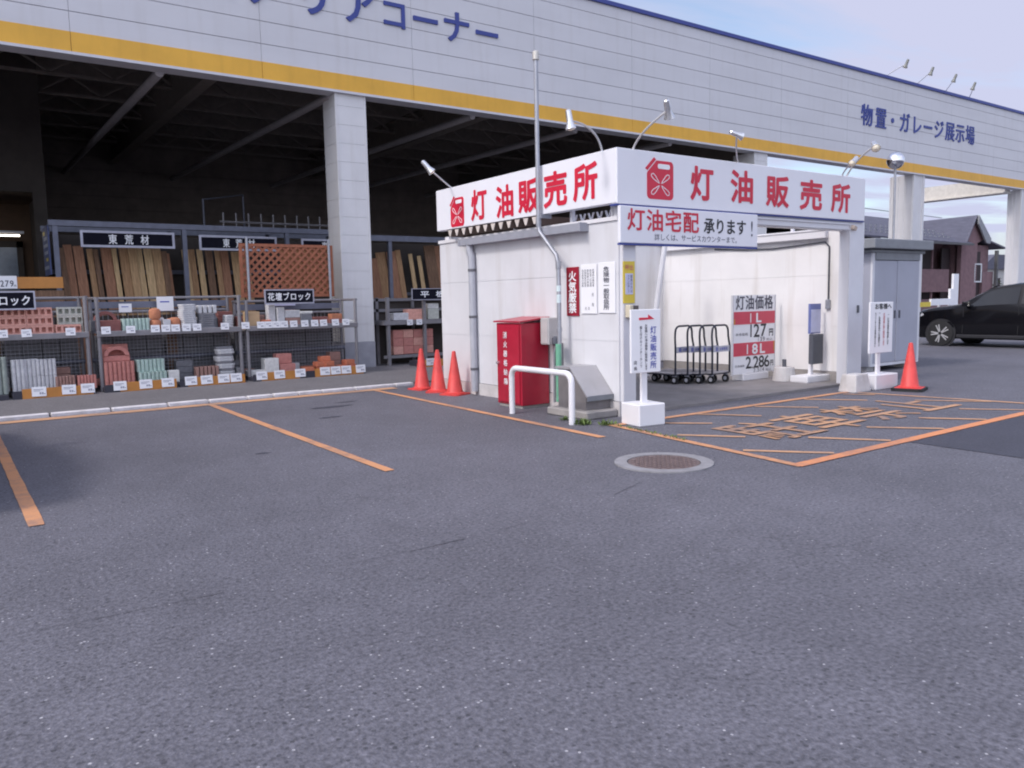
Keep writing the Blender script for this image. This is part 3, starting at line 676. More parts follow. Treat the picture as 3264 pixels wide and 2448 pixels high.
# spot lamps on arms
def spot_lamp(name, base, mid, head, aim, label, group, size=.78, m_lamp=None, m_lamparm=None):
    m_lamp = m_lamp or M_LAMP; m_lamparm = m_lamparm or M_ARM
    base, head, mid = Vector(base), Vector(head), Vector(mid); aim = Vector(aim).normalized()
    t = thing(name, base, label, 'spotlight', group)
    P = []
    for i in range(9):
        u = i/8; P.append(base*(1-u)**2 + mid*2*u*(1-u) + head*u**2)
    MB().tube(P, .017*size, 8).build('arm', m_lamparm, t, smooth=True)
    s = size
    hd = MB().lathe([(.022*s,-.17*s),(.045*s,-.15*s),(.05*s,-.02*s),(.05*s,.02*s),(.085*s,.12*s),(.08*s,.125*s),(.05*s,.05*s)], 18, head, aim, caps=False).build('lamp_head', m_lamp, t, smooth=True)
    MB().lathe([(.0,.148*s),(.04*s,.14*s),(.07*s,.118*s),(.078*s,.10*s)], 16, head, aim, caps=False).build('lens', m_glass, hd, smooth=True)
    return t
G1 = 'spotlights on arms around the kiosk sign'
spot_lamp('spotlight', (SX+.03,11.18,3.31), (6.55,11.1,3.45), (6.25,10.90,3.545), (.55,-.35,-.75), 'silver spotlight over the far end of the left header sign', G1)
spot_lamp('spotlight', (SX+.03,7.58,3.31), (6.72,7.55,3.62), (6.25,7.50,3.60), (.15,-.05,-1), 'silver spotlight over the near corner of the left header sign', G1)
spot_lamp('spotlight', (7.11,7.33,3.313), (7.05,7.15,3.5), (7.122,6.75,3.675), (.5,.25,-.83), 'silver spotlight above the can emblem on the front header sign', G1)
spot_lamp('spotlight', (9.12,7.33,3.313), (8.7,7.05,3.40), (8.366,6.75,3.52), (.75,-.3,-.25), 'silver spotlight seen end-on above the middle of the front header sign', G1, .62)
spot_lamp('spotlight', (11.72,7.33,3.313), (11.6,7.1,3.55), (11.522,6.75,3.675), (-.62,-.55,-.5), 'brightly lit spotlight with warm glass at the right end of the front header sign', G1)
spot_lamp('spotlight', (11.66,7.36,3.313), (11.4,7.2,3.35), (10.98,6.75,3.41), (-.8,-.1,-.55), 'lower silver spotlight beside the warm one at the right end of the front header sign', G1, .66)
for i, (xb, zb, xh, zh) in enumerate(((29.0, 9.5, 28.50, 9.40), (31.2, 9.5, 30.24, 9.39), (33.4, 9.5, 31.96, 9.38), (35.4, 9.5, 33.47, 9.29))):
    w_ = ('leftmost', 'second from left', 'third from left', 'rightmost')[i]
    spot_lamp('roof_floodlight', (xb+.3, F+.05, 9.5), ((xb+xh)/2+.3, 16.2, 9.62), (xh, 15.6, zh+.12), (-.15,.3,-.9), 'grey floodlight on a thin arm above the store parapet, %s of the row' % w_, 'floodlights along the store parapet', 1.0, m_flood, m_frame)

# ------------------------------------------------------------------ things round the kiosk
def make_cone():
    t = thing('traffic_cone', (0,0,0), 'cone', 'traffic cone')
    MB().lathe([(.145,.03),(.13,.05),(.035,.66),(.028,.70),(.012,.705)], 24).build('body', m_cone, t, smooth=True)
    b = MB().lathe([(.15,.018),(.165,.018),(.165,.036),(.14,.045)], 24)
    b.prism([(-.19,-.16),(-.16,-.19),(.16,-.19),(.19,-.16),(.19,.16),(.16,.19),(-.16,.19),(-.19,.16)], (0,0,0), X, Y, 0, .022)
    b.build('base', m_cone, t); return t
GC = 'red traffic cones'
place('cone', make_cone, (6.66,12.05,.0), .15, 'red traffic cone leftmost of three, at the end of the white kerb', 'traffic cone', GC)
place('cone', make_cone, (6.66,11.50,0), .9, 'red traffic cone in the middle of three beside the white kiosk wall', 'traffic cone', GC)
place('cone', make_cone, (6.66,10.97,0), .4, 'red traffic cone nearest the grey downpipe beside the white kiosk wall', 'traffic cone', GC)
c_ = place('cone', make_cone, (11.99,6.36,.025), .3, 'red traffic cone on a black rubber base in front of the blue-grey shed', 'traffic cone', GC)
b = MB().prism([(-.24,-.16),(-.2,-.22),(.2,-.22),(.24,-.16),(.24,.16),(.2,.22),(-.2,.22),(-.24,.16)], (0,0,0), X, Y, -.024, .02)
o = b.build('rubber_base', m_rubber); o.parent = c_

t = thing('extinguisher_cabinet', (6.65, 9.1, 0), 'tall red fire extinguisher cabinet against the left kiosk wall', 'cabinet')
cx0, cx1, cy0, cy1 = 6.42, KX-.02, 8.80, 9.39
MB().box(cx0, cx1, cy0, cy1, .04, 1.18).build('body', m_redpaint, t, bevel=.008)
MB().box(cx0-.018, cx0-.001, cy0+.03, cy1-.03, .07, 1.16).build('door', m_redpaint, t, bevel=.004)
MB().add([(cx0-.03,cy0-.03,1.19),(cx1,cy0-.03,1.24),(cx1,cy1+.03,1.24),(cx0-.03,cy1+.03,1.19),(cx0-.03,cy0-.03,1.21),(cx1,cy0-.03,1.26),(cx1,cy1+.03,1.26),(cx0-.03,cy1+.03,1.21)],
    [(3,2,1,0),(4,5,6,7),(0,1,5,4),(1,2,6,5),(2,3,7,6),(3,0,4,7)]).build('top', m_redpaint, t)
MB().box(cx0+.02, cx1, cy0+.02, cy1-.02, 0, .04).build('base', m_conc, t)
MB().lathe([(.0,.03),(.022,.03),(.022,0)], 12, (cx0-.018,9.33,.62), (-1,0,0), caps=False).build('knob', m_lamp, t)
put(MB(), colm('消火器格納箱', -9.15, 1.08, .30, .085, .68), (cx0-.018,0,0), -Y, Z, .003, .02).build('lettering', m_whiteink, t)

t = thing('guard_rail', (6.05, 7.9, 0), 'white painted tube guard rail standing beside the red cabinet', 'guard rail')
P = [(6.08,8.56,0),(6.08,8.56,.50)] + [(6.08, 8.56-.11*(1-math.cos(a)), .50+.11*math.sin(a)) for a in [R_(q) for q in (22,45,67,90)]] + [(6.06,7.41,.61)] + [(6.06, 7.41-.11*math.sin(a), .50+.11*math.cos(a)) for a in [R_(q) for q in (22,45,67,90)]] + [(6.06,7.30,0)]
MB().tube(P, .038, 14).build('tube', m_white, t, smooth=True)

t = thing('sloped_hood', (6.66, 7.75, 0), 'grey steel box with a sloping hood at the near kiosk corner', 'filler box')
# oil filler cabinet: sloping lid facing -x
MB().prism([(7.55,.10),(8.10,.10),(8.10,.60),(7.82,.60),(7.55,.31)], (6.50,0,0), Y, Z, 0, KX-.004-6.50).build('body', m_hooddk, t)
MB().add([(6.47,7.50,.285),(6.47,7.83,.635),(6.915,7.83,.635),(6.915,7.50,.285),(6.47,7.50,.262),(6.47,7.83,.612),(6.915,7.83,.612),(6.915,7.50,.262)], [(3,2,1,0),(4,5,6,7),(0,1,5,4),(1,2,6,5),(2,3,7,6),(3,0,4,7)]).build('lid', m_hood, t)
MB().box(6.47, 6.915, 7.835, 8.13, .602, .63).build('top', m_hood, t)
MB().box(6.47, 6.915, 7.49, 7.50, .22, .283).build('lid_edge', m_shedroof, t)
MB().box(6.38, KX-.014, 7.40, 8.2, 0, .10).build('plinth', m_conc, t, bevel=.015)

def footed_sign(name, loc, rz, w, z0, z1, bw, bh, label, fill, bd=.36):
    t = thing(name, (0,0,0), label, 'sign')
    MB().obox((0,0,bh/2), (bw, bd, bh)).build('foot', m_white if name != 'x' else m_concl, t, bevel=.012)
    MB().obox((0,-.01,(bh+z0)/2+.1), (.075,.04,z0-bh+.2)).build('post', m_white, t)
    MB().obox((0,-.045,(z0+z1)/2), (w,.03,z1-z0)).build('board', m_plate, t, bevel=.006)
    fill(t, -.06); t.location = loc; t.rotation_euler = (0,0,rz); return t
def fill1(t, y):
    m = MB().prism([(-.10,1.265),(.03,1.265),(.03,1.30),(.12,1.245),(-.10,1.235)], (0,y,0), X, Z, 0, .004); m.build('arrow', m_red, t)
    put(MB(), colm('灯油販売所', .105, 1.17, .66, .085, .85), (0,y,0), X, Z, .003, .015).build('lettering', m_inkblue, t)
    put(MB(), colm('お客様へ灯油は順番に販売致します', .0, 1.19, .645, .036) + colm('備え付けのインターホンで', -.075, 1.17, .68, .032) + colm('店長', -.155, .78, .64, .045, .6), (0,y,0), X, Z, .003, .02).build('small_print', m_inkgrey, t)
footed_sign('standing_sign', (6.70, 6.75, 0), R_(-8), .43, .62, 1.36, .38, .26, 'white standing sign with blue vertical characters and a red arrow, on a white block', fill1)
def fill2(t, y):
    put(MB(), row('お客様へ', -.19, .25, 1.285, .085) + colm('一、危険物取扱中火気厳禁です', -.06, 1.20, .66, .04) + colm('ガソリンを入れる容器は使えません', -.16, 1.19, .66, .036) + colm('一、灯油は係員が給油致します', .17, 1.17, .68, .045), (0,y,0), X, Z, .003, .025).build('lettering', m_ink, t)
    put(MB(), colm('灯油容器に限り販売致します', .06, 1.18, .67, .04), (0,y,0), X, Z, .003, .03).build('red_lettering', m_inkred, t)
footed_sign('standing_sign', (11.93, 6.86, 0), R_(-3), .60, .56, 1.35, .58, .235, 'white standing sign with thin black and pale red columns, in front of the shed', fill2)
t = thing('concrete_block', (11.31, 6.84, 0), 'rough grey concrete weight block at the foot of the right kiosk post', 'concrete block')
MB().add([(11.10,6.70,0),(11.52,6.70,0),(11.52,7.0,0),(11.10,7.0,0),(11.15,6.73,.27),(11.47,6.73,.27),(11.47,6.97,.27),(11.15,6.97,.27)], [(3,2,1,0),(4,5,6,7),(0,1,5,4),(1,2,6,5),(2,3,7,6),(3,0,4,7)]).build('block', m_concl, t, bevel=.025, segs=2)
# price board
t = thing('price_board', (11.42, 8.75, .05), 'tall white kerosene price board with two red bands standing inside the kiosk', 'sign')
by, x0, x1 = 8.80, 10.86, 11.97
MB().box(x0, x1, by, by+.03, .16, 1.50).build('board', m_plate, t)
for a in (x0-.025, x1+.002): MB().box(a, a+.023, by-.005, by+.035, .14, 1.50).build('edge_strip', m_trim, t)
MB().box(11.10, 11.80, by-.02, by+.22, .036, .155).build('foot', m_white, t, bevel=.01)
wd_ = x1-x0
rb = MB().box(x0, x1, by-.006, by-.001, 1.005, 1.22).box(x0, x1, by-.006, by-.001, .465, .69).build('red_band', m_redlight, t)
q = MB(); q.box(x0-.001, x0+.035, by-.008, by-.0065, 1.005, 1.10); q.box(x1-.035, x1+.001, by-.008, by-.0065, .52, .69); q.build('faded_tape', M_('tape_orange', (.55,.22,.05), .6), rb)
put(MB(), row('灯油価格', x0+.04, x1-.05, 1.375, .235, .88), (0,by,0), X, Z, .003, .02).build('heading', m_inkgrey, t)
put(MB(), [('1', x0+.44, 1.11, .06, .15), ('L', x0+.66, 1.11, .13, .15), ('1', x0+.36, .575, .06, .16), ('8', x0+.56, .575, .14, .165), ('L', x0+.77, .575, .13, .16)], (0,by-.006,0), X, Z, .003, .05).build('volume_lettering', m_whiteink, rb)
put(MB(), [('1', x0+.46, .89, .08, .215), ('2', x0+.61, .89, .15, .22), ('7', x0+.80, .89, .15, .215), ('円', x0+1.01, .85, .12, .13),
           ('2', x0+.40, .345, .14, .20), ('.', x0+.50, .255, .03, .03), ('2', x0+.60, .345, .14, .20), ('8', x0+.75, .345, .14, .20), ('6', x0+.90, .345, .14, .20), ('円', x0+1.04, .31, .09, .10)], (0,by,0), X, Z, .003, .03).build('price_lettering', m_ink, t)
put(MB(), row('本体価格', x0+.05, x0+.38, .835, .055) + [('1', x0+.66, .735, .03, .075), ('3', x0+.73, .735, .06, .075), ('9', x0+.81, .735, .06, .075)] + row('税込', x0+.88, x0+1.06, .725, .045) + row('本体価格', x0+.04, x0+.30, .295, .045)
    + [('2', x0+.56, .205, .055, .065), ('.', x0+.615, .18, .015, .015), ('5', x0+.67, .205, .055, .065), ('1', x0+.735, .205, .03, .065), ('4', x0+.80, .205, .055, .065)] + row('税込', x0+.87, x0+1.03, .195, .04), (0,by,0), X, Z, .003, .0).build('small_print', m_inkgrey, t)
# leaflet stand
t = thing('leaflet_stand', (11.86, 7.95, 0), 'narrow stand with blue-topped notice and black leaflet box inside the kiosk', 'stand')
MB().box(11.50, 12.15, 7.80, 8.14, .036, .15).build('foot', m_white, t, bevel=.03, segs=2)
MB().box(11.83, 11.90, 7.97, 8.02, .14, .9).build('post', m_white, t)
MB().box(11.73, 12.03, 7.93, 7.965, .84, 1.335).build('notice_case', m_bluebox, t)
MB().box(11.755, 12.015, 7.922, 7.929, .86, 1.24).build('notice_sheet', m_paper, t)
MB().box(11.75, 12.05, 7.88, 7.965, .33, .83).build('leaflet_box', m_greybox, t, bevel=.01)
t = thing('pole_base', (11.62, 8.35, 0), 'grey concrete pole base with an iron stub, between the price board and the leaflet stand', 'pole base')
MB().lathe([(.19,.037),(.19,.05),(.165,.26),(.155,.275)], 20, (11.64,8.35,0)).build('block', m_concl, t)
MB().tube([(11.64,8.35,.27),(11.64,8.35,.40)], .035, 10).build('stub', m_greybox, t)

# flat-bed carts
def make_cart():
    t = thing('platform_cart', (0,0,0), 'cart', 'cart')
    MB().obox((0,.40,.175), (.50,.80,.022)).build('deck', m_deckgrey, t, bevel=.006)
    MB().obox((0,.40,.155), (.48,.78,.018)).build('deck_frame', m_navy, t)
    w, h, r = .24, .97, .10
    P = [(-w,0,.16),(-w,0,.62),(-w+.015,.02,.78),(-w+.02,.02,h-r)] + [(-w+.02+r*(1-math.cos(a)), .02, h-r+r*math.sin(a)) for a in [R_(q) for q in (30,60,90)]]
    P = P + [(-p[0], p[1], p[2]) for p in reversed(P)]
    MB().tube(P, .017, 8).build('handle', m_navy, t, smooth=True)
    MB().obox((0,-.005,.575), (.45,.012,.10)).build('plate', m_cartplate, t)
    put(MB(), [('軽', -.13, .575, .07, .075)] + row('台車専用', -.06, .16, .575, .05), (0,-.012,0), X, Z, .002, .01).build('plate_lettering', m_inkblue, t)
    for sx in (-1, 1):
        for y in (.05, .74):
            o = MB().lathe([(.035,-.018),(.065,-.016),(.065,.016),(.035,.018)], 18, (sx*.20,y,.065), (1,0,0)).build('wheel', m_rubber, t, smooth=True)
            MB().lathe([(.034,-.020),(.034,.020)], 12, (sx*.20,y,.065), (1,0,0)).build('hub', m_trim, o)
            MB().box(sx*.20-.03, sx*.20+.03, y-.03, y+.03, .125, .146).build('caster_plate', m_galv, t)
    return t
names = ('foremost of four nested carts', 'second from the front of four nested carts', 'third from the front of four nested carts', 'rearmost of four nested carts')
for i in range(4):
    place('cart', make_cart, (10.62-.165*i, 8.86+.12*i, .039), R_(4), 'dark tube platform cart, %s inside the kiosk' % names[i], 'cart', 'nested platform carts')

# weeds
def weed(loc, n, h, label):
    m = MB()
    for i in range(n):
        a = random.uniform(0, 6.28); r = random.uniform(0, h*1.1); c = Vector((loc[0]+r*math.cos(a), loc[1]+r*math.sin(a), 0)); q = random.uniform(0,6.28); l_ = h*random.uniform(.35,1)
        d = Vector((math.cos(q), math.sin(q), random.uniform(.4,1.6))).normalized(); s = d.cross(Z).normalized()*l_*.13
        m.add([c, c+d*l_*.5+s, c+d*l_, c+d*l_*.5-s], [(0,1,2,3)])
    tag(m.build('weed_clump', m_leaf, loc=(loc[0],loc[1],0)), label, 'weed', 'weeds at the kiosk corner')
weed((6.16,7.22), 140, .10, 'low green weed clump just behind the near leg of the white guard rail')
weed((6.34,6.98), 90, .09, 'yellow-green weed tuft at the corner of the orange bay outline')
weed((6.22,7.62), 80, .07, 'sparse weeds between the guard rail and the hooded box plinth')
gr = MB()
for i in range(160):
    u = random.random(); c = Vector((6.36-.12*u+random.uniform(-.04,.04), 6.85-1.2*u, .004)); q = random.uniform(0,6.28); d = Vector((math.cos(q), math.sin(q), .8)).normalized(); s = d.cross(Z).normalized()*.006; l_ = random.uniform(.02,.05)
    gr.add([c, c+d*l_*.5+s, c+d*l_, c+d*l_*.5-s], [(0,1,2,3)])
tag(gr.build('moss_grass', m_leaf), kind='stuff')

# shed
t = thing('storage_shed', (15.05, 9.0, 0), 'blue-grey steel storage cabinet with an overhanging flat roof beside the kiosk', 'shed')
s_ = MB(); s_.box(14.2, 15.92, 8.34, 9.75, .10, 2.24); sh = s_.build('body', m_shed, t)
for i, (a, b) in enumerate(((14.27,15.08),(15.06,15.84))):
    o = MB().box(a, b, 8.30-.018*i, 8.335-.018*i, .16, 2.10).build('door', m_shed, t, bevel=.006)
    MB().box(b-.10 if i == 0 else a+.06, b-.06 if i == 0 else a+.10, 8.285-.018*i, 8.30-.018*i, 1.0, 1.15).build('handle', m_greybox, o)
MB().box(14.2, 14.275, 8.30, 8.34, .1, 2.24).box(15.845, 15.925, 8.29, 8.34, .1, 2.24).box(14.275,15.845,8.30,8.34,.10,.155).build('door_frame', m_frame, t)
MB().box(14.275, 15.845, 8.275, 8.34, 2.11, 2.24).build('door_rail', m_shedroof, t)
MB().box(13.95, 16.06, 8.12, 9.95, 2.31, 2.49).box(14.1, 16.0, 8.25, 9.85, 2.241, 2.30).build('roof', m_shedroof, t, bevel=.012)
MB().box(14.25, 14.5, 8.4, 8.6, 0, .10).box(15.6, 15.85, 8.4, 8.6, 0, .10).box(14.25,14.5,9.4,9.6,0,.10).box(15.6,15.85,9.4,9.6,0,.10).build('foot_block', m_concl, t)
# mirror ball on pole
t = thing('mirror_globe', (17.93, 10, 0), 'chrome traffic mirror globe on a thin pole behind the shed', 'mirror')
MB().lathe([(.19*math.sin(a), -.19*math.cos(a)) for a in [math.pi*i/18 for i in range(19)]], 28, (17.93,10,4.47), caps=False).build('globe', m_chrome, t, smooth=True)
MB().tube([(17.93,10,0),(17.93,10,4.29)], .026, 10).build('pole', m_galv, t, smooth=True)
# ------------------------------------------------------------------ display racks
def rack(name, x0, x1, yf, yb, zt, label, sheets=True):
    t = thing(name, ((x0+x1)/2, yf, .022), label, 'rack', 'pipe display racks in front of the bay')
    for x in (x0+.03, x1-.03):
        for y in (yf+.03, yb): MB().tube([(x,y,.022),(x,y,zt)], .034, 8).build('leg', m_rack, t, smooth=True)
    for z in (zt-.02, zt-.27): MB().tube([(x0,yb,z),(x1,yb,z)], .028, 8).build('rail', m_rack, t, smooth=True)
    for x in (x0, x1): MB().tube([(x,yf+.03,zt-.02),(x,yb,zt-.02)], .025, 8).build('side_rail', m_rack, t, smooth=True)
    MB().box(x0, x1, yf-.02, yf+.02, 1.0, 1.10).build('shelf_edge', m_rack, t, bevel=.008)
    MB().box(x0, x1, yf+.025, yb-.03, 1.06, 1.085).build('shelf', m_rackdk, t)
    MB().tube([(x0,yb-.05,.55),(x1,yb-.05,.55)], .04, 8).build('rail', m_rackdk, t)
    w = MB(); x = x0+.05
    while x < x1-.04: w.box(x, x+.010, yb-.095, yb-.088, .06, .98); x += .065
    z = .09
    while z < .98: w.box(x0+.05, x1-.05, yb-.099, yb-.094, z, z+.010); z += .065
    w.build('mesh_panel', m_mesh, t)
    MB().box(x0+.04, x1-.04, yb+.035, yb+.06, 1.10, 1.36).build('rear_board', m_intdk, t)
    MB().box(x0+.04, x1-.04, yb+.04, yb+.065, 1.40, 1.47).box(x0+.04, x1-.04, yb-.02, yb+.005, zt-.20, zt-.08).build('rear_plank', m_rackdk, t)
    w = MB(); x = x0+.05
    while x < x1-.04: w.box(x, x+.007, yb-.055, yb-.049, 1.10, zt-.28); x += .085
    w.build('mesh_panel', m_mesh, t); return t
YF, YB = 15.62, 16.42
rack('pipe_rack', -.55, 2.08, YF, YB, 1.72, 'grey pipe rack holding pink and pale perforated blocks')
rack('pipe_rack', 2.20, 4.72, YF, YB, 1.70, 'grey pipe rack holding green edging and slate stacks')
rack('pipe_rack', 4.80, 7.14, YF, YB, 1.60, 'grey pipe rack by the pillar with flower-bed block sign')
# dark pallets of stock behind the mesh
def stock(x0, x1, label):
    t = thing('stock_pallet', ((x0+x1)/2, 16.75, .022), label, 'pallet', 'dark stock pallets behind the racks')
    MB().box(x0, x1, 16.52, 17.3, .022, .14).build('pallet', m_woods[3], t)
    z = .14; p = MB()
    while z < .9:
        x = x0
        while x < x1-.2: p.box(x+.008, x+.28, 16.54+random.uniform(0,.04), 17.25, z+.004, z+.088); x += .29
        z += .094
    p.build('slabs', m_bslate, t)
stock(-.4, .75, 'dark grey slabs on a pallet behind the perforated block rack, left part'); stock(.85, 2.0, 'dark grey slabs on a pallet behind the perforated block rack, right part')
stock(2.3, 3.4, 'dark grey slabs on a pallet behind the red and green edging'); stock(3.55, 4.7, 'dark grey slabs on a pallet behind the slate stack'); stock(4.9, 6.9, 'dark grey slabs on a wide pallet behind the orange bricks')
tpost = thing('timber_post', (3.62, 16.47, 0), 'brown timber post behind the middle rack', 'post'); MB().box(3.54, 3.72, 16.43, 16.51, .022, 1.0).build('post', m_woods[3], tpost)

BT = {}
def blk(kind, mat):
    def fn():
        m = MB(); nm = 'concrete_block'
        if kind == 'perf':
            w, h, d = .385, .148, .12
            m.box(-w/2, w/2, d*.6, d, 0, h)
            m.box(-w/2, w/2, 0, d*.6, 0, .034); m.box(-w/2, w/2, 0, d*.6, h-.034, h)
            xs_ = [-w/2+i*w/4 for i in range(5)]
            for i in range(5): m.box(max(-w/2, xs_[i]-.019), min(w/2, xs_[i]+.019), .001, d*.6, .034, h-.034)
        elif kind[:3] == 'rib':
            w, h, d, n = [float(q) for q in kind[3:].split('_')]; n = int(n); P = [(w/2, d), (-w/2, d)]
            for i in range(n):
                for a in range(6): q = math.pi*(1-a/5); P.append((-w/2+w/n*(i+.5)+w/n*.5*math.cos(q), -.6*w/n*math.sin(q)))
            m.prism(P[::-1], (0,0,0), X, Y, 0, h); nm = 'edging_block'
        elif kind[:3] == 'box':
            w, h, d = [float(q) for q in kind[3:].split('_')]; m.box(-w/2, w/2, 0, d, 0, h)
        elif kind[:4] == 'slab':
            w, h, d = [float(q) for q in kind[4:].split('_')]; P = []
            for i in range(12):
                a = 2*math.pi*i/12; rr_ = random.uniform(.88,1.0); P.append((w/2*rr_*max(-1,min(1,1.3*math.cos(a))), d/2+d/2*rr_*max(-1,min(1,1.3*math.sin(a)))))
            m.prism(P, (0,0,0), X, Y, 0, h); nm = 'stone_slab'
        elif kind[:3] == 'arc':
            w, h, d = [float(q) for q in kind[3:].split('_')]; P = []; q = []
            for i in range(13): a = math.pi*i/12; P.append((w/2*math.cos(a), h*math.sin(a)*.95))
            for i in range(13): a = math.pi*(1-i/12); q.append((w*.33*math.cos(a), h*.6*math.sin(a)))
            m.prism(P+q, (0,d,0), X, Z, 0, d); nm = 'arch_block'
        elif kind[:3] == 'pot':
            w, h = [float(q) for q in kind[3:].split('_')]; m.lathe([(w*.42,0),(w*.5,h*.2),(w*.5,h*.75),(w*.42,h*.92),(w*.2,h)], 18, (0,w/2,0)); nm = 'terracotta_block'
        o = m.build(nm, mat, bevel=0 if kind[:3] in ('arc','pot') or kind == 'perf' else .008, smooth=kind[:3] == 'pot'); return o
    return fn
def B(kind, mat, x, y, z, label, cat='block', group=None, rz=0):
    return place((kind, mat.name), blk(kind, mat), (x, y, z), rz + random.uniform(-.03,.03), label, cat, group or label)
SZ = 1.087; GZ = .115
# rack A upper: perforated blocks
for r in range(3):
    for c, x in enumerate((.60, .99, 1.38)):
        if r == 2 or True: B('perf', m_bpink, x-.02, YF+.10+.01*c, SZ+.151*r, 'pink perforated concrete block in the three-high wall under the block sign')
B('perf', m_bpink, 1.78, YF+.09, SZ, 'pink perforated concrete block lying at the foot of the pale ones')
B('perf', m_bpink, 2.02-.42, YF+.35, SZ, 'pink perforated concrete block half hidden behind the front row')
for r in range(3): B('perf', m_bpale, 1.84, YF+.30, SZ+.151*r, 'pale grey-green perforated block in the short stack by the rack post')
# rack A lower
for i in range(3): B('rib.20_.56_.06_3', m_bgrey, .98+.10*i, YF+.02+.03*i, GZ, 'tall grey ribbed panel in the leaning row on the ground')
for r in range(2): B('rib.36_.27_.14_6', m_bgrey, 1.36, YF+.04, GZ+.275*r, 'grey ribbed block in the two-high stack beside the tall grey panels')
B('rib.24_.62_.10_3', m_bgreen, .70, YF+.0, GZ, 'tall green-grey ribbed block at the left edge')
B('rib.30_.24_.16_6', m_bbrown, 1.66, YF, GZ, 'brown ribbed edging block on the ground'); B('rib.30_.23_.16_6', m_bred, 1.99, YF, GZ, 'brick-red ribbed edging block on the ground')
# rack B upper
B('box.38_.20_.20', m_bdkred, 2.42, YF+.10, SZ, 'dark red block on the upper shelf'); B('arc.36_.17_.18', m_bdkred, 2.38, YF+.14, SZ+.202, 'dark red arch block on top of another on the upper shelf')
B('rib.46_.22_.14_7', m_bmint, 2.86, YF+.12, SZ, 'mint green scalloped block on the upper shelf')
for r in range(2): B('pot.20_.20', m_bterra, 3.20, YF+.08, SZ+.198*r, 'round terracotta block in the two-high pile on the upper shelf')
B('box.13_.19_.13', m_bgrey, 3.38, YF+.07, SZ, 'small grey block between terracotta pieces'); B('pot.22_.22', m_bterra, 3.54, YF+.1, SZ, 'squat terracotta drum on the upper shelf')
for r in range(12): B('slab.30_.036_.30', m_bgrey, 3.77+random.uniform(-.012,.012), YF+.08, SZ+.0385*r, 'pale grey stone slab in the tall stack on the upper shelf', 'stone slab')
for r in range(7): B('slab.34_.038_.30', m_bslate, 4.12+random.uniform(-.015,.015), YF+.10, SZ+.0405*r, 'dark slate slab in the middle stack on the upper shelf', 'stone slab')
for c in range(4): B('box.065_.15_.2', m_bgrey, 4.0+.09*c, YF+.14, SZ+.2845, 'grey upright stone on top of the dark slate stack', 'stone')
for r in range(5): B('slab.18_.045_.22', m_bgrey, 4.53+random.uniform(-.01,.01), YF+.12, SZ+.048*r, 'small grey stone slab in the short stack by the rack post', 'stone slab')
# rack B lower
for r in range(2): B('rib.50_.215_.26_7', m_bred, 2.52, YF+.03, GZ+.218*r, 'red scalloped block at the base of the arch pile')
B('box.44_.10_.22', m_bred, 2.50, YF+.10, GZ+.438, 'flat red block under the red arch'); B('arc.42_.18_.16', m_bred, 2.50, YF+.08, GZ+.54, 'red arch block crowning the red pile'); B('box.44_.20_.12', m_bred, 2.50, YF+.245, GZ+.54, 'square red block behind the red arch')
for r in range(2): B('rib.48_.22_.22_7', m_bmint, 3.05+(.02 if r == 0 else 0), YF+.02+.05*r, GZ+.223*r, 'mint green scalloped block in the two-high ground stack')
B('box.19_.22_.16', m_bwhite, 3.43, YF+.0, GZ, 'white block beside the mint green stack')
for i in range(6): B('box.055_.25_.20', m_bbrown, 3.86+.072*i, YF+.02, GZ, 'brown upright fin block in the short row on the ground')
for r in range(13): B('slab.34_.045_.34', m_bgrey if r % 3 else m_bslate, 4.40+random.uniform(-.012,.012), YF+.02, GZ+.047*r, 'grey stone slab in the tall ground stack', 'stone slab', 'grey stone slabs of the tall ground stack')
for r in range(3): B('slab.15_.06_.2', m_bslate, 4.66, YF+.02, GZ+.063*r, 'small dark stone by the rack post', 'stone')
# rack C upper
B('box.27_.29_.2', m_bwood, 4.97, YF+.08, SZ, 'pale wooden box on the upper shelf', 'box'); 
for r in range(2): B('box.19_.06_.15', m_borange, 5.23, YF+.08, SZ+.063*r, 'flat orange brick beside the pale wooden box', 'brick')
B('box.14_.42_.18', m_bgrey, 5.37, YF+.14, SZ, 'tall pale grey block on the upper shelf'); B('box.15_.36_.18', m_bgrey, 5.54, YF+.10, SZ, 'grey block next to the tallest pale one')
for r in range(2): B('box.31_.15_.20', m_bbrown if r == 0 else m_bgrey, 5.78, YF+.1, SZ+.153*r, ('brown-grey' if r == 0 else 'grey') + ' block in the two-high pile on the right shelf')
B('box.24_.22_.2', m_bslate, 6.06, YF+.08, SZ, 'dark grey block on the right shelf'); B('box.26_.05_.2', m_bwhite, 6.06, YF+.08, SZ+.223, 'white cap block on a dark grey one')
B('box.30_.10_.2', m_bdkred, 6.36, YF+.14, SZ, 'low dark red block on the right shelf behind the cards'); B('box.28_.10_.2', m_bdkred, 6.72, YF+.14, SZ, 'low dark red block at the right end of the shelf'); B('box.26_.06_.2', m_bwhite, 6.98, YF+.08, SZ, 'thin white block at the right shelf end')
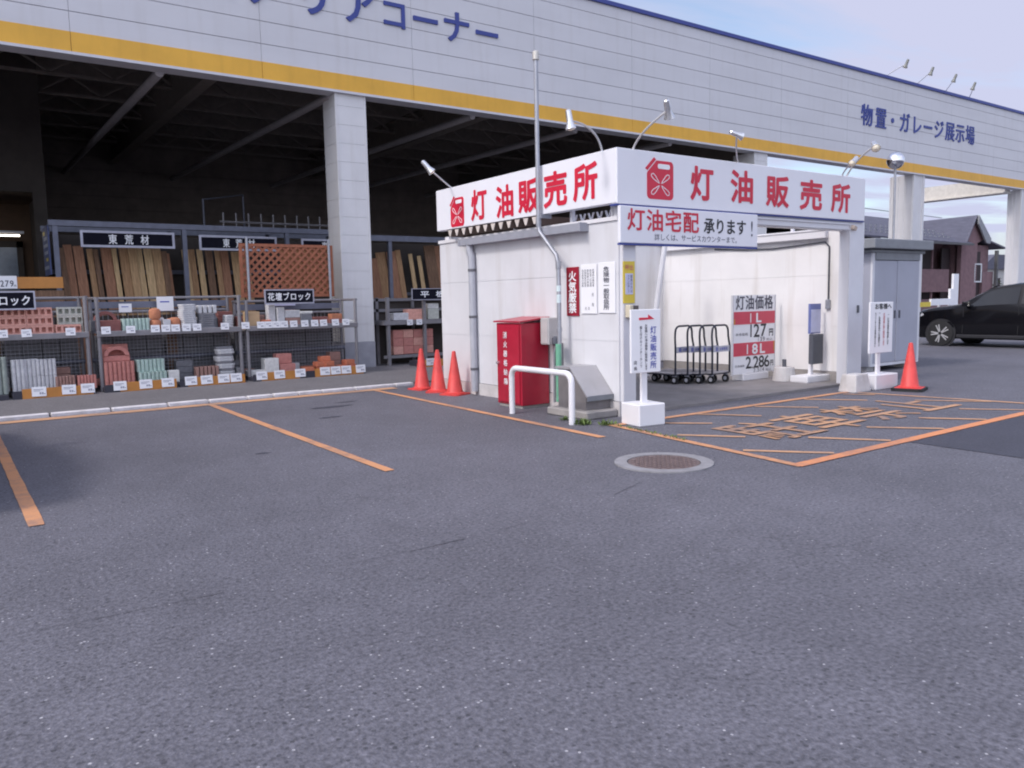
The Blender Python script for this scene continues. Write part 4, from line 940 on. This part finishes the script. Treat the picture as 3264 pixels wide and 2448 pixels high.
# rack C lower
for r in range(2): B('box.40_.055_.22', m_bwhite, 5.02, YF+.05, GZ+.058*r, 'flat white slab in the low pair')
B('box.28_.33_.26', m_bwhite, 5.28, YF+.02, GZ, 'white cube block beside the flat slabs')
for r in range(2): B('box.32_.20_.2', m_bred, 5.60-.03*r, YF+.03+.12*r, GZ+.203*r, ('lower' if r == 0 else 'upper') + ' pink-red block in the stepped pile')
random.seed(3)
for r, xs_ in enumerate(((6.06,6.30,6.54,6.78,7.02), (6.30,6.50,6.95), (6.42,))):
    for x in xs_: B('box.21_.10_.20', m_borange, x+random.uniform(-.03,.03), YF+random.uniform(0,.05), GZ+.103*r, 'orange-red brick in the loose heap by the pillar', 'brick', rz=random.uniform(-.25,.25))
for c in range(3): B('box.20_.10_.21', m_borange, 6.1+.22*c, YF+.26, GZ, 'orange-red brick in the back row of the heap', 'brick')
# back rows
CN = {m_bgrey.name: 'grey', m_bslate.name: 'dark slate', m_bred.name: 'red', m_bbrown.name: 'brown', m_bterra.name: 'terracotta', m_bwhite.name: 'white', m_bdkred.name: 'dark red'}
random.seed(21)
for nm, x0, x1 in (('left', -.3, 2.0), ('middle', 2.3, 4.65), ('right-hand', 4.9, 7.05)):
    x = x0
    while x < x1:
        w_, h_ = random.choice(((.20,.14),(.28,.10),(.24,.20),(.30,.07))); mt = random.choice((m_bgrey, m_bslate, m_bred, m_bbrown, m_bterra, m_bwhite, m_bdkred))
        if nm != 'left' or x > 1.45:
            for r in range(random.choice((1,2,2,3)) if h_ < .2 else 1): B('box%.2f_%.2f_.20' % (w_, h_), mt, x, YF+.50, SZ+(h_+.003)*r, '%s block in the back row on the %s rack upper shelf' % (CN[mt.name], nm), 'block', 'back row blocks on the %s upper shelf' % nm)
        x += w_+random.uniform(.03,.10)
    x = x0
    while x < x1:
        w_, h_ = random.choice(((.30,.12),(.36,.10),(.24,.18))); mt = random.choice((m_bgrey, m_bslate, m_bslate, m_bred, m_bbrown))
        for r in range(random.choice((1,2,3))): B('box%.2f_%.2f_.22' % (w_, h_), mt, x, YF+.40, .115+(h_+.003)*r, '%s block behind the front row on the ground of the %s rack' % (CN[mt.name], nm), 'block', 'back row blocks on the ground of the %s rack' % nm)
        x += w_+random.uniform(.04,.25)
# ground boards
def board(x0, x1, cols, label):
    t = thing('display_board', ((x0+x1)/2, 15.40, .022), label, 'board', 'low boards along the block display')
    MB().box(x0, x1, 15.36, 16.1, .022, .112).build('platform', m_boardbk, t)
    MB().box(x0+cols[0], x1-cols[1], 15.33, 15.355, .03, .20).build('orange_face', m_boardor, t)
    MB().box(x0, x0+cols[0]-.003, 15.335, 15.36, .03, .17).build('black_face', m_boardbk, t)
board(.30, .80, (.02,.22), 'low orange and black board at the left frame edge'); board(.86, 2.06, (.13,.02), 'low orange board under the grey ribbed panels'); board(2.22, 3.42, (.24,.02), 'low orange board under the red and mint blocks')
board(3.46, 4.66, (.14,.02), 'low orange board under the slate stack'); board(4.80, 5.82, (.16,.1), 'low orange board under the white blocks'); board(5.86, 7.16, (.18,.06), 'low orange board under the orange bricks')
def make_card():
    t = thing('price_card', (0,0,0), 'card', 'price card')
    MB().box(-.105, .105, -.004, .004, -.08, .08).build('card', m_plate, t)
    m = MB(); m.box(-.08,.06,-.0062,-.0052,.03,.04); m.box(-.08,.02,-.0062,-.0052,.008,.016); m.box(.005,.03,-.0062,-.0052,-.045,-.012); m.box(.038,.063,-.0062,-.0052,-.045,-.012); m.box(.07,.09,-.0062,-.0052,-.045,-.03)
    m.build('print', m_print, t); return t
def make_card_small():
    t = thing('price_card', (0,0,0), 'card', 'price card')
    MB().box(-.075, .075, -.004, .004, -.065, .065).build('card', m_plate, t)
    m = MB(); m.box(-.055,.04,-.0062,-.0052,.02,.028); m.box(-.055,.0,-.0062,-.0052,0,.007); m.box(.0,.02,-.0062,-.0052,-.035,-.01); m.box(.026,.046,-.0062,-.0052,-.035,-.01); m.build('print', m_print, t); return t
for x in (1.23,1.67,1.955,2.46,2.88,3.25,3.65,3.93,4.24,4.47,4.96,5.31,5.73,6.25,6.48,6.71,7.03):
    rk = 'ribbed panels' if x < 2.1 else 'red and mint blocks' if x < 3.42 else 'brown fins and slate stack' if x < 4.7 else 'white blocks' if x < 5.84 else 'orange bricks'
    place('card', make_card, (x, 15.322, .145), 0, 'white price card on the low board below the %s' % rk, 'price card', 'price cards below the ' + rk, tilt=(R_(-6),random.uniform(-.03,.03)))
for x in (.80,1.14,1.79,2.34,2.74,3.15,3.33,3.50,3.69,3.88,4.39,4.78,5.08,5.235,5.39,5.545,5.74,5.97,6.18,6.37,6.63,6.86):
    rk = 'perforated block' if x < 2.1 else 'middle' if x < 4.75 else 'right-hand'
    place('cards', make_card_small, (x, YF-.034, 1.115), 0, 'small white price card on the shelf edge of the %s rack' % rk, 'price card', 'shelf price cards of the %s rack' % rk, tilt=(R_(-5),random.uniform(-.03,.03)))
def name_board(name, x0, x1, y, z0, z1, txt, label, fill=.85, edge=.025, hs=.62, pad=.06):
    t = thing(name, ((x0+x1)/2, y, z0), label, 'sign')
    MB().box(x0, x1, y, y+.02, z0, z1).build('panel', m_blackp, t)
    e = MB(); e.box(x0-edge, x1+edge, y-.006, y+.024, z1, z1+edge); e.box(x0-edge, x1+edge, y-.006, y+.024, z0-edge, z0); e.box(x0-edge, x0, y-.006, y+.024, z0, z1); e.box(x1, x1+edge, y-.006, y+.024, z0, z1)
    e.build('frame', m_edge, t)
    put(MB(), row(txt, x0+pad, x1-pad, (z0+z1)/2, (z1-z0)*hs, fill), (0,y,0), X, Z, .003, .025).build('lettering', m_whiteink, t)
    return t
name_board('block_sign', .25, 1.28, YF-.07, 1.53, 1.79, '化粧ブロック', 'black sign with white block lettering at the left edge of the racks', pad=.03)
name_board('block_sign', 5.20, 6.16, YF-.05, 1.54, 1.78, '花壇ブロック', 'black sign for flower-bed blocks on the rack by the pillar', pad=.03)
def leaflet(x, z, w, h, label):
    t = thing('paper_notice', (x, 16.2, z), label, 'notice'); MB().box(x-w/2, x+w/2, YB-.12, YB-.11, z, z+h).build('sheet', m_paper if h < .15 else m_plate, t)
    MB().box(x-w*.3, x+w*.25, YB-.124, YB-.1215, z+h*.6, z+h*.68).build('print', m_inkblue, t)
leaflet(3.50, 1.43, .30, .27, 'pale blue picture notice above the terracotta pieces'); leaflet(2.80, 1.42, .22, .16, 'white notice behind the dark red block'); leaflet(5.75, 1.48, .62, .10, 'long white paper strip under the flower-bed sign')
# orange lattice
t = thing('lattice_panel', (6.0, 16.56, 1.6), 'orange-brown diagonal lattice fence panel standing above the right rack', 'fence panel')
lx0, lx1, lz0, lz1 = 5.03, 7.04, 1.66, 2.76
fr = MB(); fr.box(lx0, lx1, 16.54, 16.58, lz1-.06, lz1); fr.box(lx0, lx1, 16.54, 16.58, lz0, lz0+.06); fr.box(lx0, lx0+.06, 16.54, 16.58, lz0+.06, lz1-.06); fr.box(lx1-.06, lx1, 16.54, 16.58, lz0+.06, lz1-.06); fr.build('frame', m_lattice, t)
la = MB(); H_ = lz1-lz0-.12; W_ = lx1-lx0-.12
def slat(x0, s, y):
    # clip a 45 degree slat to the frame opening
    a0, a1 = max(0, -x0 if s > 0 else x0-W_), min(H_, W_-x0 if s > 0 else x0)
    if a1-a0 < .05: return
    p0 = Vector((lx0+.06+x0+s*a0, y, lz0+.06+a0)); p1 = Vector((lx0+.06+x0+s*a1, y, lz0+.06+a1)); d = Vector((s*.018,0,-.018))*1.0
    la.add([p0+d, p1+d, p1-d, p0-d, p0+d+Y*.012, p1+d+Y*.012, p1-d+Y*.012, p0-d+Y*.012], [(0,1,2,3),(7,6,5,4),(0,4,5,1),(1,5,6,2),(2,6,7,3),(3,7,4,0)])
x = -H_
while x < W_+H_: slat(x, 1, 16.545); slat(x, -1, 16.56); x += .165
la.build('lattice', m_lattice, t)
MB().box(5.9, lx1-.05, 16.60, 16.63, lz0+.03, lz1-.03).build('backing_board', m_ply, t)
for x in (5.17, 6.93):
    p = thing('pipe_upright', (x, 16.50, 1.6), 'galvanised upright pipe %s the lattice panel' % ('near the left edge of' if x < 6 else 'near the right edge of'), 'pipe'); MB().tube([(x,16.49,1.58),(x,16.49,2.88)], .028, 8).build('pipe', m_galv, p, smooth=True)

# ------------------------------------------------------------------ timber racks inside the bay
t = thing('timber_rack', (4.2, 20, 0), 'dark steel timber rack with two bays of upright boards', 'rack')
for x in (2.12, 4.75, 7.2, 8.9):
    MB().box(x-.05, x+.05, 19.7, 19.8, .022, 3.36).build('upright', m_rackdk, t); MB().box(x-.05, x+.05, 21.2, 21.3, .022, 3.36).build('upright', m_rackdk, t)
MB().box(2.0, 9.0, 19.68, 19.82, 3.28, 3.40).build('top_beam', m_rackdk, t); MB().box(2.0, 9.0, 21.2, 21.3, 3.28, 3.40).build('top_beam', m_rackdk, t); MB().box(2.0, 9.0, 20.9, 20.96, 2.3, 2.4).build('rear_beam', m_rackdk, t); MB().box(2.0, 9.0, 21.0, 21.05, .022, 3.2).build('rear_panel', m_intdk, t)
t = thing('timber_rack', (11, 20, 0), 'dark steel timber rack seen between the pillar and the kiosk', 'rack')
for x in (9.1, 10.05, 12.4): MB().box(x-.05, x+.05, 19.7, 19.8, .022, 3.3).build('upright', m_rackdk, t)
MB().box(9.0, 12.5, 19.68, 19.82, 3.15, 3.30).build('top_beam', m_rackdk, t); MB().box(9.0, 12.5, 20.6, 20.7, 1.7, 1.78).build('rear_beam', m_rackdk, t); MB().box(9.0, 12.5, 21.0, 21.05, .022, 3.2).build('rear_panel', m_intdk, t)
def plank(x, w, h, mi, label, lean=.055, group='upright boards', y=20.0):
    m = MB(); d = .035; m.box(-w/2, w/2, 0, d, .0, h)
    o = m.build('timber_board', m_woods[mi], loc=None, bevel=.004); o.location = (x+lean*1.0, y, .03); o.rotation_euler = (R_(-4), -lean, random.uniform(-.06,.06)); tag(o, label, 'board', group)
LA = 'long rough board standing upright in the left bay of the timber rack'; LB = 'long rough board standing upright in the middle bay behind the lattice'; LC = 'long brown board leaning in the rack between the pillar and the kiosk'
random.seed(11)
for i, (x, w, h, mi) in enumerate(((2.47,.12,2.84,3),(2.60,.17,2.86,0),(2.80,.20,2.88,0),(3.03,.12,2.86,4),(3.15,.10,2.80,3),(3.36,.22,2.90,0),(3.53,.10,2.89,2),(3.72,.20,2.90,4),(3.90,.16,2.89,1),(4.05,.14,2.90,2),(4.22,.17,2.89,2),(4.42,.20,2.88,1),(4.58,.12,2.83,3),(4.66,.1,2.8,0))):
    plank(x-.1, w*1.0, h+random.uniform(-.06,.05), mi, LA, .06, 'boards in the left timber bay', 20.0+.05*(i % 2))
for i, (x, w, h, mi) in enumerate(((5.03,.15,2.85,2),(5.18,.16,2.85,4),(5.36,.13,2.86,2),(5.58,.17,2.85,3),(5.78,.12,2.85,4),(5.95,.2,2.84,0),(6.2,.2,2.84,1),(6.45,.2,2.84,4))):
    plank(x-.08, w, h+random.uniform(-.06,.05), mi, LB, .05, 'boards in the middle timber bay', 20.0+.05*(i % 2))
for i, (x, w, h, mi) in enumerate(((9.35,.25,2.5,3),(9.6,.25,2.75,4),(9.9,.3,2.70,0),(10.2,.3,2.88,4),(10.5,.28,2.9,0),(10.75,.16,2.95,4),(11.1,.12,2.85,2),(11.4,.12,2.8,2),(11.75,.36,3.1,3),(12.1,.3,3.1,0))):
    plank(x, w, h, mi, LC, .10, 'boards in the right timber bay', 20.0+.05*(i % 2))
name_board('timber_sign', 2.62, 4.44, 19.55, 2.88, 3.14, '東荒材', 'black rough-timber sign over the left timber bay', .5, .05, .80, .42)
name_board('timber_sign', 5.08, 6.82, 19.55, 2.86, 3.11, '東荒材', 'black rough-timber sign partly behind the lattice panel', .5, .05, .80, .42)
name_board('timber_sign', 7.55, 9.25, 19.55, 2.86, 3.09, '東荒材', 'black rough-timber sign mostly hidden by the pillar', .5, .05, .80, .42)
t = thing('end_sign', (2.0, 20.4, 2), 'dark blue price list board on the end of the timber rack', 'sign')
MB().box(1.99, 2.02, 19.85, 20.9, 2.25, 3.30).build('panel', M_('blue_board', (.06,.08,.20), .5), t)
q = MB()
for z, a, b in ((3.0,20.1,20.6),(2.85,20.0,20.7),(2.70,20.0,20.65),(2.38,20.0,20.8)): q.box(1.984, 1.989, a, b, z, z+.07)
q.build('print', M_('print_dull', (.35,.37,.45), .5), t); MB().box(1.984, 1.989, 20.4, 20.7, 3.12, 3.2).box(1.984,1.989,20.1,20.4,2.55,2.62).build('yellow_print', m_yplate, t)
t = thing('price_board', (1.0, 17.4, 1.8), 'orange price board with a white 279 card above the block sign', 'sign')
MB().box(-.6, 1.94, 17.4, 17.43, 1.90, 2.11).build('board', m_boardor, t); MB().box(.2, 1.19, 17.385, 17.395, 1.90, 2.13).build('card', m_plate, t)
put(MB(), [('2', .955, 1.99, .055, .11), ('7', 1.03, 1.99, .055, .11), ('9', 1.105, 1.99, .055, .11), ('円', 1.155, 1.95, .03, .035)], (0,17.385,0), X, Z, .003, .03).build('lettering', m_inkgrey, t)
MB().box(-.6, 1.95, 17.44, 18.1, .022, 1.86).build('stand', m_woods[3], t)
# right mini rack
t = thing('pipe_rack', (8.9, 16.9, .022), 'small wooden pipe rack with pink and grey blocks between pillar and kiosk', 'rack', 'pipe display racks in front of the bay')
for x in (8.42, 9.38, 10.3): MB().box(x-.035, x+.035, 16.72, 16.80, .022, 1.62).build('leg', m_rack, t); MB().box(x-.035, x+.035, 17.3, 17.36, .022, 1.62).build('leg', m_rack, t)
for z in (1.6, 1.35): MB().box(8.3, 10.4, 17.3, 17.36, z-.07, z).build('rail', m_rack, t)
MB().box(8.3, 10.4, 16.70, 17.36, .98, 1.08).build('shelf', m_rack, t); MB().box(8.3, 10.4, 16.75, 16.8, .2, .27).build('rail', m_rack, t); MB().box(8.3,10.4,17.37,17.4,.022,1.6).build('rear_panel', m_intdk, t)
B('box.40_.17_.3', m_bgrey, 8.78, 16.78, 1.083, 'grey paving block on the small rack beside the kiosk'); B('box.36_.25_.3', m_bpink, 9.16, 16.78, 1.083, 'pink paving block on the small rack beside the kiosk'); B('box.30_.25_.3', m_bpale, 9.65, 16.78, 1.083, 'pale green paving block on the small rack beside the kiosk'); B('box.30_.12_.3', m_bwhite, 9.65, 16.78, 1.336, 'white cap block on the pale green one beside the kiosk')
for r in range(3):
    for c in range(4): B('box.26_.19_.3', m_bred if (r+c) % 3 else m_bpink, 8.72+.27*c, 16.85, .275+.193*r, 'dusky red paving block in the stack under the small rack', 'block', 'dusky red paving blocks under the small rack')
name_board('paving_sign', 9.02, 10.1, 16.64, 1.56, 1.80, '平板', 'black paving slab sign beside the kiosk wall', .55, .015, .60, .12)
for x in (8.95, 9.2): place('cards', make_card_small, (x, 16.68, 1.03), 0, 'small white price card on the small rack beside the kiosk', 'price card', 'price cards of the small rack')
t = thing('display_board', (9.3, 15.7, .022), 'low board with white card behind the traffic cones', 'board'); MB().box(8.75, 9.9, 15.75, 16.4, .022, .16).build('platform', m_boardbk, t); MB().box(8.75, 9.9, 15.72, 15.745, .03, .2).build('orange_face', m_boardor, t)
place('card', make_card, (8.92, 15.71, .15), 0, 'white price card on the low board behind the traffic cones', 'price card')
# ladder-like pipes above racks
t = thing('pipe_rail', (7.0, 19.0, 3.4), 'row of short pipe ends on top of the timber rack', 'rail')
m = MB().tube([(5.9,20.9,3.62),(9.0,20.9,3.62)], .03, 6)
for i in range(10): m.tube([(6.0+.32*i,20.9,3.40),(6.0+.32*i,20.9,3.85)], .022, 6)
m.build('pipes', m_rack, t)
t = thing('pipe_arch', (6.6, 22.5, 0), 'thin pipe arch rising behind the timber rack', 'pipe arch')
MB().tube([(5.95,22.5,.022),(5.95,22.5,4.35),(7.3,23.4,4.65),(7.3,23.4,.022)], .03, 6).build('pipe', m_rackdk, t)

# ------------------------------------------------------------------ cars
def make_car():
    t = thing('parked_car', (0,0,0), 'car', 'car')
    S = [(2.35,.40,.66,.60,.70,.50,.71),(2.28,.27,.80,.76,.88,.64,.90),(2.08,.22,.90,.87,.98,.76,1.01),(1.70,.21,.97,.905,1.05,.79,1.08),(1.35,.21,1.0,.92,1.08,.78,1.12),(1.02,.21,1.03,.92,1.13,.78,1.17),
         (.66,.21,1.06,.92,1.36,.72,1.39),(.22,.21,1.08,.925,1.58,.66,1.605),(-.35,.21,1.10,.925,1.66,.64,1.685),(-1.1,.21,1.11,.925,1.61,.615,1.635),(-1.6,.21,1.14,.92,1.50,.61,1.525),(-2.02,.22,1.16,.895,1.30,.64,1.33),(-2.25,.26,1.10,.84,1.17,.68,1.18),(-2.36,.42,.95,.70,1.0,.58,1.0)]
    vs = []; fs = []
    for x, zb, zbe, w, zt, wt, zc in S:
        half = [(w*.55,zb-.02),(w*.92,zb),(w*.985,zb+.12),(w,(zb+zbe)/2),(w*.965,zbe),(wt+.02,zt-.02),(wt-.06,zt+.01),(wt*.5,zc-.004),(0,zc)]
        ring = half + [(-a, b) for a, b in reversed(half[:-1])]
        vs += [(x, a, b) for a, b in ring]
    n = 17
    for i in range(len(S)-1):
        for j in range(n):
            j2 = (j+1) % n; fs.append((i*n+j, i*n+j2, (i+1)*n+j2, (i+1)*n+j))
    fs.append(tuple(range(n))); fs.append(tuple((len(S)-1)*n+j for j in range(n-1,-1,-1)))
    body = MB().add(vs, fs).build('body', m_carpaint, t, smooth=True)
    def side(x, tt, sg, off=.008):
        for a, b in zip(S[:-1], S[1:]):
            if a[0] >= x >= b[0]:
                u = (a[0]-x)/(a[0]-b[0]); g = [p+(q-p)*u for p, q in zip(a, b)]
                y0, z0, y1, z1 = g[3]*.965, g[2], g[5]+.02, g[4]-.02
                return Vector((x, sg*(y0+(y1-y0)*tt+off), z0+(z1-z0)*tt+off*.4))
    for sg in (-1, 1):
        for xa, xb in ((.74,-.42),(-.50,-1.68)):
            m = MB(); K = 8; lo = []; hi = []
            for i in range(K+1):
                x = xa+(xb-xa)*i/K
                top = .88
                if xa > 0: top = .88*min(1, .25+ (xa-x)/.42) if x > xa-.42 else .88
                if xa < 0 and x < xb+.35: top = .88*(.35+.65*(x-xb)/.35)
                lo.append(side(x, .06, sg)); hi.append(side(x, max(top,.12), sg))
            m.add(lo+hi, [(i, i+1, K+1+i+1, K+1+i) for i in range(K)]); m.build('side_window', m_carglass, t, smooth=True)
        dl = MB()
        for x in (.90, -.46, -1.5): dl.add([side(x,-.02,sg,.004)+Vector((0,0,0)), side(x-.012,-.02,sg,.004), Vector((x-.012, sg*.93, .36)), Vector((x, sg*.93, .36))], [(0,1,2,3)])
        dl.build('door_gap', m_rubber, t)
        mi = MB().obox((.78, sg*1.03, 1.15), (.14,.20,.13), (0,0,sg*.2)).build('wing_mirror', m_carpaint, t, bevel=.03, segs=2)
        MB().add([(2.26,sg*.60,.74),(2.20,sg*.80,.76),(1.95,sg*.895,.85),(2.02,sg*.86,.91),(2.22,sg*.70,.85)], [(0,1,2,3,4)]).build('headlight', m_carlight, t)
        MB().box(-1.05, 1.05, sg*.90 if sg > 0 else -.945, .945 if sg > 0 else -.90, .24, .33).build('sill_trim', m_sill, t, bevel=.015)
        for x in (1.47, -1.40):
            MB().lathe([(.30,0),(.41,0),(.41,.012)], 32, (x, sg*.915, .35), (0,sg,0), caps=False).build('arch_trim', m_sill, t)
            wv = MB().lathe([(.22,-.11),(.335,-.11),(.35,-.08),(.35,.085),(.335,.11),(.25,.115)], 36, (x, sg*.83, .35), (0,sg,0)).build('tyre', m_rubber, t, smooth=True)
            rm = MB().lathe([(.0,.09),(.05,.095),(.06,.08),(.225,.085),(.245,.112),(.25,.10)], 32, (x, sg*.83, .35), (0,sg,0), caps=False).build('rim', m_sill, wv, smooth=True)
            sp = MB()
            for i in range(10):
                a = 2*math.pi*(i//2)/5 + (.16 if i % 2 else -.16); c = Vector((x+math.cos(a)*.145, sg*.943, .35+math.sin(a)*.145))
                sp.obox(c, (.20,.012,.032), (0,-a,0))
            sp.build('spokes', m_rim, rm)
    ws = MB().add([(1.0,.74,1.155),(1.0,-.74,1.155),(1.0,.35,1.18),(1.0,-.35,1.18),(.23,.58,1.615),(.23,-.58,1.615)], [(0,2,4),(2,3,5,4),(3,1,5)]).build('windscreen', m_carglass, t)
    MB().box(2.33, 2.365, -.16, .16, .50, .60).build('number_plate', m_plate, t)
    MB().box(2.25, 2.37, -.45, .45, .36, .48).build('grille', m_rubber, t)
    return t
place('car', make_car, (23.22, 9.55, 0), R_(90), 'black car parked beyond the shed with its front wheel showing', 'car', 'black cars')
place('car', make_car, (-1.02, 9.35, 0), R_(90), 'black car parked across the left-hand orange bay line', 'car', 'black cars')

# ------------------------------------------------------------------ background
def S13(x, z): return (x*1.3, 1.5+(z-1.5)*1.3)
AY = 28.6
t = thing('apartment_house', (56, AY, 0), 'two-storey mauve brick apartment house with dark slate roof beyond the lot', 'building')
body = MB()
body.box(43, 55.3, AY+.6, AY+7, 0, 5.0); body.box(55.3, 60.6, AY+1.4, AY+7, 0, 5.0); body.box(60.8, 66.0, AY+.6, AY+7, 0, 4.9)
wb = body.build('wall', m_brick, t)
g2 = MB(); g2.box(55.3, 59.3, AY+.25, AY+.45, .0, .95); g2.box(55.3, 59.3, AY+.25, AY+.45, 1.45, 3.05)
g2.box(43, 55.3, AY+.25, AY+.45, 1.6, 3.1)
g2.build('balcony_front', m_brick, t)
for x0, x1, z0, z1 in ((43.5, 46.5, 3.2, 4.7), (47.2, 51, 3.2, 4.7), (51.5, 54.8, 3.2, 4.7)): MB().box(x0, x1, AY+.52, AY+.58, z0, z1).build('window', m_recess, t)
for z0 in (.95, 3.05):
    for x0, x1 in ((55.5, 57.0), (57.15, 59.0)):
        o = MB().box(x0, x1, AY+1.3, AY+1.36, z0, z0+1.45).build('window', m_recess, t)
    MB().box(57.0, 57.1, AY+.3, AY+.4, z0-.0, z0+1.5).build('mullion', m_brick, t)
MB().box(59.3, 60.5, AY+.8, AY+.9, 0, 4.6).build('stair_recess', m_recess, t)
gp = MB().prism([(60.6,0),(63.0,0),(63.0,5.0),(64.1,5.3),(62.4,6.7),(60.9,5.3),(60.6,4.9)], (0,AY+.35,0), X, Z, 0, .3).build('gable_wall', m_brick, t)
MB().box(63.0, 64.3, AY+.4, AY+.5, 0.0, 4.4).build('porch_recess', m_recess, t)
ob = MB().box(61.05, 62.35, AY+.1, AY+.16, 2.28, 3.42).build('window', m_aglass, t); MB().box(60.95,62.45,AY+.17,AY+.2,2.2,3.5).build('window_frame', m_soffit, ob)
ob = MB().box(62.85, 63.7, AY+.08, AY+.14, 2.2, 3.4).build('window', m_recess, t); e = MB(); e.box(62.7,62.85,AY+.05,AY+.16,2.1,3.5); e.box(63.7,63.85,AY+.05,AY+.16,2.1,3.5); e.box(62.85,63.7,AY+.05,AY+.16,3.4,3.5); e.box(62.85,63.7,AY+.05,AY+.16,2.1,2.2); e.build('window_frame', m_aframe, ob)
MB().box(64.3, 66.0, AY+.2, AY+.5, 0, 2.9).build('balcony_front', m_brick, t)
MB().box(65.9, 66.15, AY-.1, AY+.1, 0, 4.5).build('porch_post', m_soffit, t)
rf = MB()
def slab(P, th=.12): rf.add([Vector(p) for p in P] + [Vector(p)-Z*th for p in P], [(0,1,2,3),(7,6,5,4),(0,4,5,1),(1,5,6,2),(2,6,7,3),(3,7,4,0)])
slab([(42,AY-.7,5.15),(60.9,AY-.7,4.85),(58.3,AY+3.5,6.85),(42,AY+3.5,7.1)])
slab([(42,AY+7.6,5.0),(60.9,AY+7.6,4.9),(58.3,AY+3.5,6.85),(42,AY+3.5,7.1)])
slab([(60.0,AY-.6,4.95),(62.4,AY-.15,7.0),(62.2,AY+4,6.9),(57.5,AY+3.6,6.6)])
slab([(62.4,AY-.15,7.0),(64.4,AY-.15,5.35),(64.4,AY+4,5.35),(62.2,AY+4,6.9)])
slab([(63.8,AY+.5,5.7),(66.6,AY-.4,4.72),(66.6,AY+4,4.72),(63.8,AY+4,5.9)])
roof = rf.build('roof', m_slate, t)
bb = MB(); bb.prism([(62.4,6.97),(62.35,6.35),(63.7,5.0),(64.25,4.95),(64.42,5.3)], (0,AY-.17,0), X, Z, 0, .12); bb.build('barge_board', m_bargeb, roof)
MB().box(42, 60.8, AY-.75, AY-.62, 4.72, 4.86).build('gutter', m_soffit, roof)
for j in range(3):
    for i in range(26): MB().box(42.6+.62*i+.3*(j % 2), 42.85+.62*i+.3*(j % 2), AY-.2+.55*j, AY-.16+.55*j, 5.42+.27*j-.012*i*.6, 5.50+.27*j-.012*i*.6).build('snow_guard', m_bargeb, roof)
# small house and hedge far right
t = thing('far_house', (110, 46, 0), 'small pale far house with low grey roof seen beside the right pillar', 'house')
MB().box(104, 122, 47, 54, 0, 4.2).build('wall', M_('far_wall', (.50,.49,.47), .8), t); MB().prism([(103.4,4.1),(122.6,4.1),(120,5.9),(107,5.9)], (0,54.5,0), X, Z, 0, 8).build('roof', m_slate, t)
MB().box(108, 109.5, 46.9, 47, 1.5, 3).build('window', m_recess, t)
m = MB()
for i in range(1800):
    c = Vector((random.uniform(84,102), 38+random.uniform(-.8,.8), 0)); c.z = random.random()**.7*(1.9+.6*math.sin(c.x*1.3)+.4*math.sin(c.x*3.1)); q = random.uniform(0,6.28); l_ = random.uniform(.12,.3)
    d = Vector((math.cos(q), math.sin(q), random.uniform(-.3,1))).normalized()*l_; s = d.cross(Vector((random.random(),random.random(),1))).normalized()*l_*.5
    m.add([c-d*.5, c+s*.5, c+d*.5, c-s*.5], [(0,1,2,3)])
tag(m.build('hedge', m_hedge, loc=(93,38,0)), 'dull green hedge in front of the small far house', 'hedge')
# white barrier panels by the lot edge
t = thing('barrier_panel', (28.5, 14.0, 0), 'white and yellow low barrier with a tall white post behind the black car', 'barrier')
MB().box(26.6, 27.6, 14.0, 14.05, .98, 1.14).build('yellow_panel', m_yplate, t); MB().box(27.6, 29.0, 13.98, 14.05, 1.02, 1.24).build('white_panel', m_plate, t)
MB().box(29.15, 29.5, 14.0, 14.08, .6, 2.1).box(28.95, 29.147, 14.0, 14.08, .6, 1.58).build('post_panel', m_plate, t)
for x in (26.8, 28.3, 29.2): MB().box(x, x+.08, 14.06, 14.12, 0, 1.1).build('leg', m_white, t)
# utility wires
for i, (z, y) in enumerate(((18.2, 75), (15.7, 75))):
    P = [(60+i*2+q*10, y+q*1.5, z-.6*math.sin(math.pi*(q+2)/14)) for q in range(0, 14)]
    tag(MB().tube(P, .07, 5).build('utility_wire', m_wire, loc=(120, y, z)), 'thin black overhead wire between the pillars, %s one' % ('upper' if i == 0 else 'lower'), 'wire', 'overhead wires')
